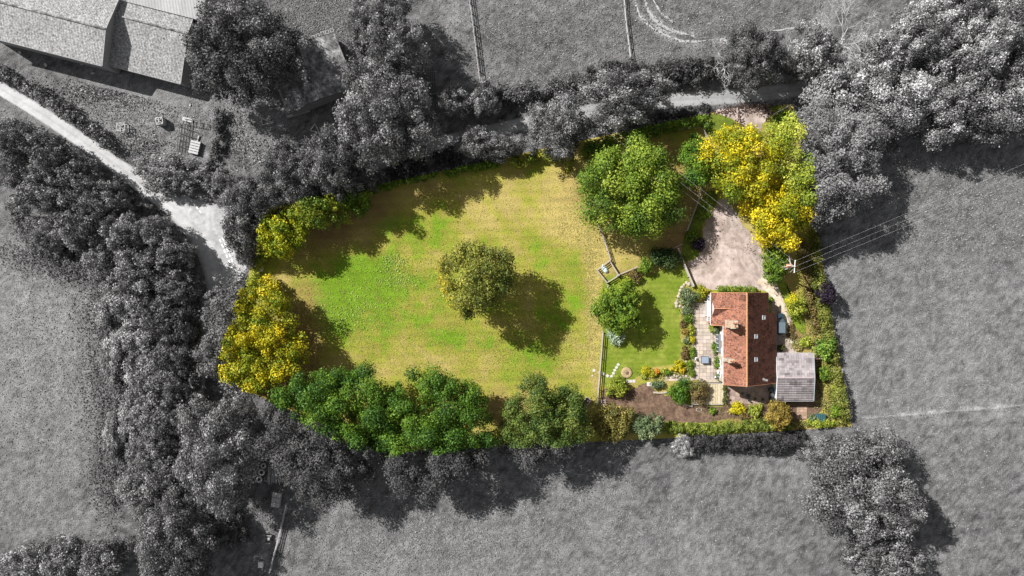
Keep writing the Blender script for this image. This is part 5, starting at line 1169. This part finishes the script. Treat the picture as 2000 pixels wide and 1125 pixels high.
# tyres, planks, bale, junk at the lower left
for (x, y, r) in ((512, 879, .62), (523, 883, .45), (506, 900, .55), (515, 909, .58), (501, 913, .6), (511.5, 922, .68), (507, 936, .62)):
    o = empty('old_tyre', W(x, y), 'pale old tyre lying in the heap beside the plank pile', 'tyre', 'heap of old tyres'); b = MB().torus(PL(o) + Vector((0, 0, .2)), r - .17, .17, 20, 8, 1.0); b.build('tyre_ring', M['oldtyre'], o, smooth=True)
    MB().torus(PL(o) + Vector((0, 0, .12)), r - .32, .07, 16, 6).build('bead', M['tyre'], o, smooth=True)
pk = empty('plank_pile', W(540, 927), 'pile of long grey planks beside the old tyres', 'planks'); rg = random.Random(6)
for k in range(14):
    x = 524 + k * 2.3; z = .1 + .1 * (k % 3); MB().beam(W(x + rg.uniform(-1, 1) + 1, 909 + rg.uniform(-3, 3), 0) + Vector((0, 0, z)), W(x + rg.uniform(-1, 1) - 1, 943 + rg.uniform(-4, 4), 0) + Vector((0, 0, z)), .17, .07).build('plank', M['gwood'], pk)
bl = empty('wrapped_bales', W(542, 974), 'pale block of wrapped bales tied with a cross of straps', 'bales', rz=R(-7))
for x in (-.42, .42):
    for y in (-.95, 0, .95): link('bale', MB().box((x, y, .5), (.8, .9, 1.0)).mesh('bale', M['gpale'], bevel=.06), bl)
link('strap', MB().box((0, .48, 1.02), (1.7, .07, .03)).mesh('strap', M['gwood_dark']), bl)
jk = empty('scrap_machine', W(527, 1051), 'small dark scrap machine with pale bars beside the rail fence', 'machine'); p = PL(jk)
MB().box(p + Vector((0, 0, .4)), (.9, 1.3, .45)).build('chassis', M['gwood_dark'], jk, bevel=.05); MB().box(p + Vector((0, .1, .75)), (.55, .5, .25)).build('engine', M['gpale'], jk, bevel=.05)
for sx in (-.55, .55):
    for sy in (-.5, .5): MB().tube([p + Vector((sx - .1, sy, .28)), p + Vector((sx + .1, sy, .28))], .28, 12).build('wheel', M['tyre'], jk)
MB().beam(p + Vector((-.5, .75, .7)), p + Vector((.55, .68, .7)), .09).beam(p + Vector((-.4, -.7, .8)), p + Vector((.4, -.72, .8)), .07).build('bar', M['gpale'], jk)
wbx = empty('white_box', W(511, 1101), 'small white box on the ground by the worn path', 'box'); p = PL(wbx)
MB().box(p + Vector((0, 0, .3)), (.85, 1.0, .6)).build('body', M['white'], wbx, bevel=.03); MB().box(p + Vector((0, 0, .63)), (.92, 1.07, .05)).build('lid', M['white'], wbx)
for (x, y, s_) in ((90, 127, .5), (182, 143, .45), (160, 126, .3), (513, 1111, .3), (372, 206, .3), (40, 103, .45)):
    o = link('boulder', rgs.choice(GSM), None, W(x, y) + Vector((0, 0, .1)), (0, 0, x), (s_ * 2.4, s_ * 1.6, s_ * 2)); tag(o, 'pale loose stone lying in the yard grass', 'stone', 'loose stones')

# ------------------------------------------------------------------ litter, weeds, tufts
def scatter(name, label, spots, n, size, cols, seed, zmax=.06, flat=.35, m=None, poly=None, avoid=False):
    rng = np.random.default_rng(seed); k = rng.integers(0, len(spots), n); sp = np.array(spots, float)[k]
    px = sp[:, 0] + rng.normal(0, 1, n) * sp[:, 2]; py = sp[:, 1] + rng.normal(0, 1, n) * sp[:, 3]
    if poly is not None: q = in_poly(px, py, np.array(poly, float)); px, py = px[q], py[q]
    if avoid:
        q = (dline(px, py, [(-60, 125), (0, 172), (70, 215), (150, 268), (230, 325), (300, 375), (380, 430), (430, 520)]) > 30) & ~in_poly(px, py) & ~((px < 370) & (py < 70 + .25 * px + 50)); px, py = px[q], py[q]
    n = len(px); P = np.c_[(px - 1000) * S, (562.5 - py) * S, .03 + zmax * rng.random(n)]
    N = np.c_[rng.normal(0, flat, (n, 2)), np.ones(n)]; N /= np.linalg.norm(N, axis=1, keepdims=True)
    C = shade3(rng, np.arange(n), n, cols, .5)
    o = link(name, leaf_mesh(name, P, N, size, C, rng, M['litter'])); tag(o, label, kind='stuff')
DRV = [(1411, 388), (1432, 405), (1450, 440), (1478, 470), (1492, 505), (1514, 548), (1500, 566), (1392, 564), (1345, 516), (1372, 470), (1374, 445), (1392, 412)]
scatter('fallen_leaves', 'brown fallen leaves on the gravel drive', [(1455, 490, 22, 7), (1440, 470, 25, 25), (1420, 420, 12, 16), (1470, 480, 10, 10), (1380, 500, 8, 12)], 170, .2, ((.06, .04, .03), (.13, .09, .065), (.2, .14, .1)), 1, poly=DRV)
scatter('apron_leaves', 'dark leaf litter on the drive entrance', [(1490, 215, 16, 7), (1430, 218, 20, 4), (1470, 208, 30, 3), (1445, 245, 6, 10)], 900, .3, ((.02, .012, .012), (.06, .035, .03), (.11, .07, .05)), 2)
scatter('leaf_litter', 'brown leaf litter under the yellow tree', [(590, 700, 22, 40), (560, 770, 30, 10), (600, 640, 14, 40)], 2500, .2, ((.09, .05, .02), (.24, .13, .05), (.42, .25, .10)), 3, poly=POLY_PX)
scatter('weeds', 'pale green broad-leaved weeds in the lush part of the paddock', [(650, 625, 32, 22), (700, 600, 30, 25), (768, 512, 14, 10), (780, 545, 30, 10)], 1600, .2, ((.12, .21, .02), (.19, .28, .045), (.31, .37, .12)), 4, zmax=.15, flat=.5, poly=POLY_PX)
scatter('dry_grass', 'dry straw tufts scattered over the paddock', [(1000, 480, 170, 90), (1130, 440, 40, 60), (900, 690, 150, 40), (1155, 560, 10, 90), (750, 640, 90, 60)], 14000, .15, ((.17, .17, .035), (.25, .22, .06), (.36, .30, .11)), 5, zmax=.05, flat=.4, poly=POLY_PX)
scatter('green_tufts', 'green grass tufts scattered over the paddock', [(780, 560, 110, 80), (960, 560, 170, 110), (1050, 680, 80, 50)], 14000, .15, ((.08, .135, .014), (.12, .18, .018), (.18, .23, .035)), 6, zmax=.05, flat=.4, poly=POLY_PX)
GG = ((.06,) * 3, (.125,) * 3, (.23,) * 3)
scatter('pasture_tufts', 'grey grass tussocks across the outer pastures', [(80, 700, 90, 180), (1250, 1010, 330, 60), (800, 1060, 150, 50), (1850, 700, 120, 220), (1050, 80, 130, 60), (1380, 60, 150, 50), (250, 200, 110, 50), (640, 30, 60, 30), (1900, 420, 120, 60)], 60000, .22, GG, 7, zmax=.08, flat=.5, avoid=True)

GC = ((.04, .06, .015), (.11, .13, .03), (.24, .25, .06))
scatter('ground_cover', 'low mixed plants and weeds covering the garden borders', [(1342, 640, 7, 40), (1348, 690, 6, 26), (1290, 732, 28, 5), (1345, 590, 14, 9), (1400, 690, 4, 30), (1450, 806, 40, 6), (1335, 720, 8, 8), (1560, 665, 14, 10), (1520, 790, 10, 4)], 5000, .17, GC, 21, zmax=.3, flat=.9)
scatter('boundary_weeds', 'rough weeds filling the eastern garden boundary', [(1580, 520, 10, 30), (1590, 600, 12, 30), (1612, 720, 14, 40), (1630, 800, 14, 16), (1540, 828, 60, 4)], 9000, .22, ((.05, .06, .018), (.14, .14, .035), (.28, .25, .07)), 22, zmax=.5, flat=.9, poly=POLY_PX)
scatter('yard_weeds', 'rough grey weeds and tufts in the barn yard', [(230, 190, 60, 18), (280, 285, 30, 12), (180, 180, 40, 12), (460, 250, 14, 40), (520, 300, 30, 18)], 4000, .26, ((.05,) * 3, (.13,) * 3, (.30,) * 3), 23, zmax=.35, flat=.9, avoid=True)
scatter('field_edge_scrub', 'grey scrub thinning out into the western field', [(200, 600, 26, 40), (205, 720, 26, 50), (215, 830, 24, 50), (215, 940, 22, 40), (90, 500, 50, 18), (150, 525, 30, 16)], 16000, .24, ((.05,) * 3, (.09,) * 3, (.17,) * 3), 24, zmax=.4, flat=.9)
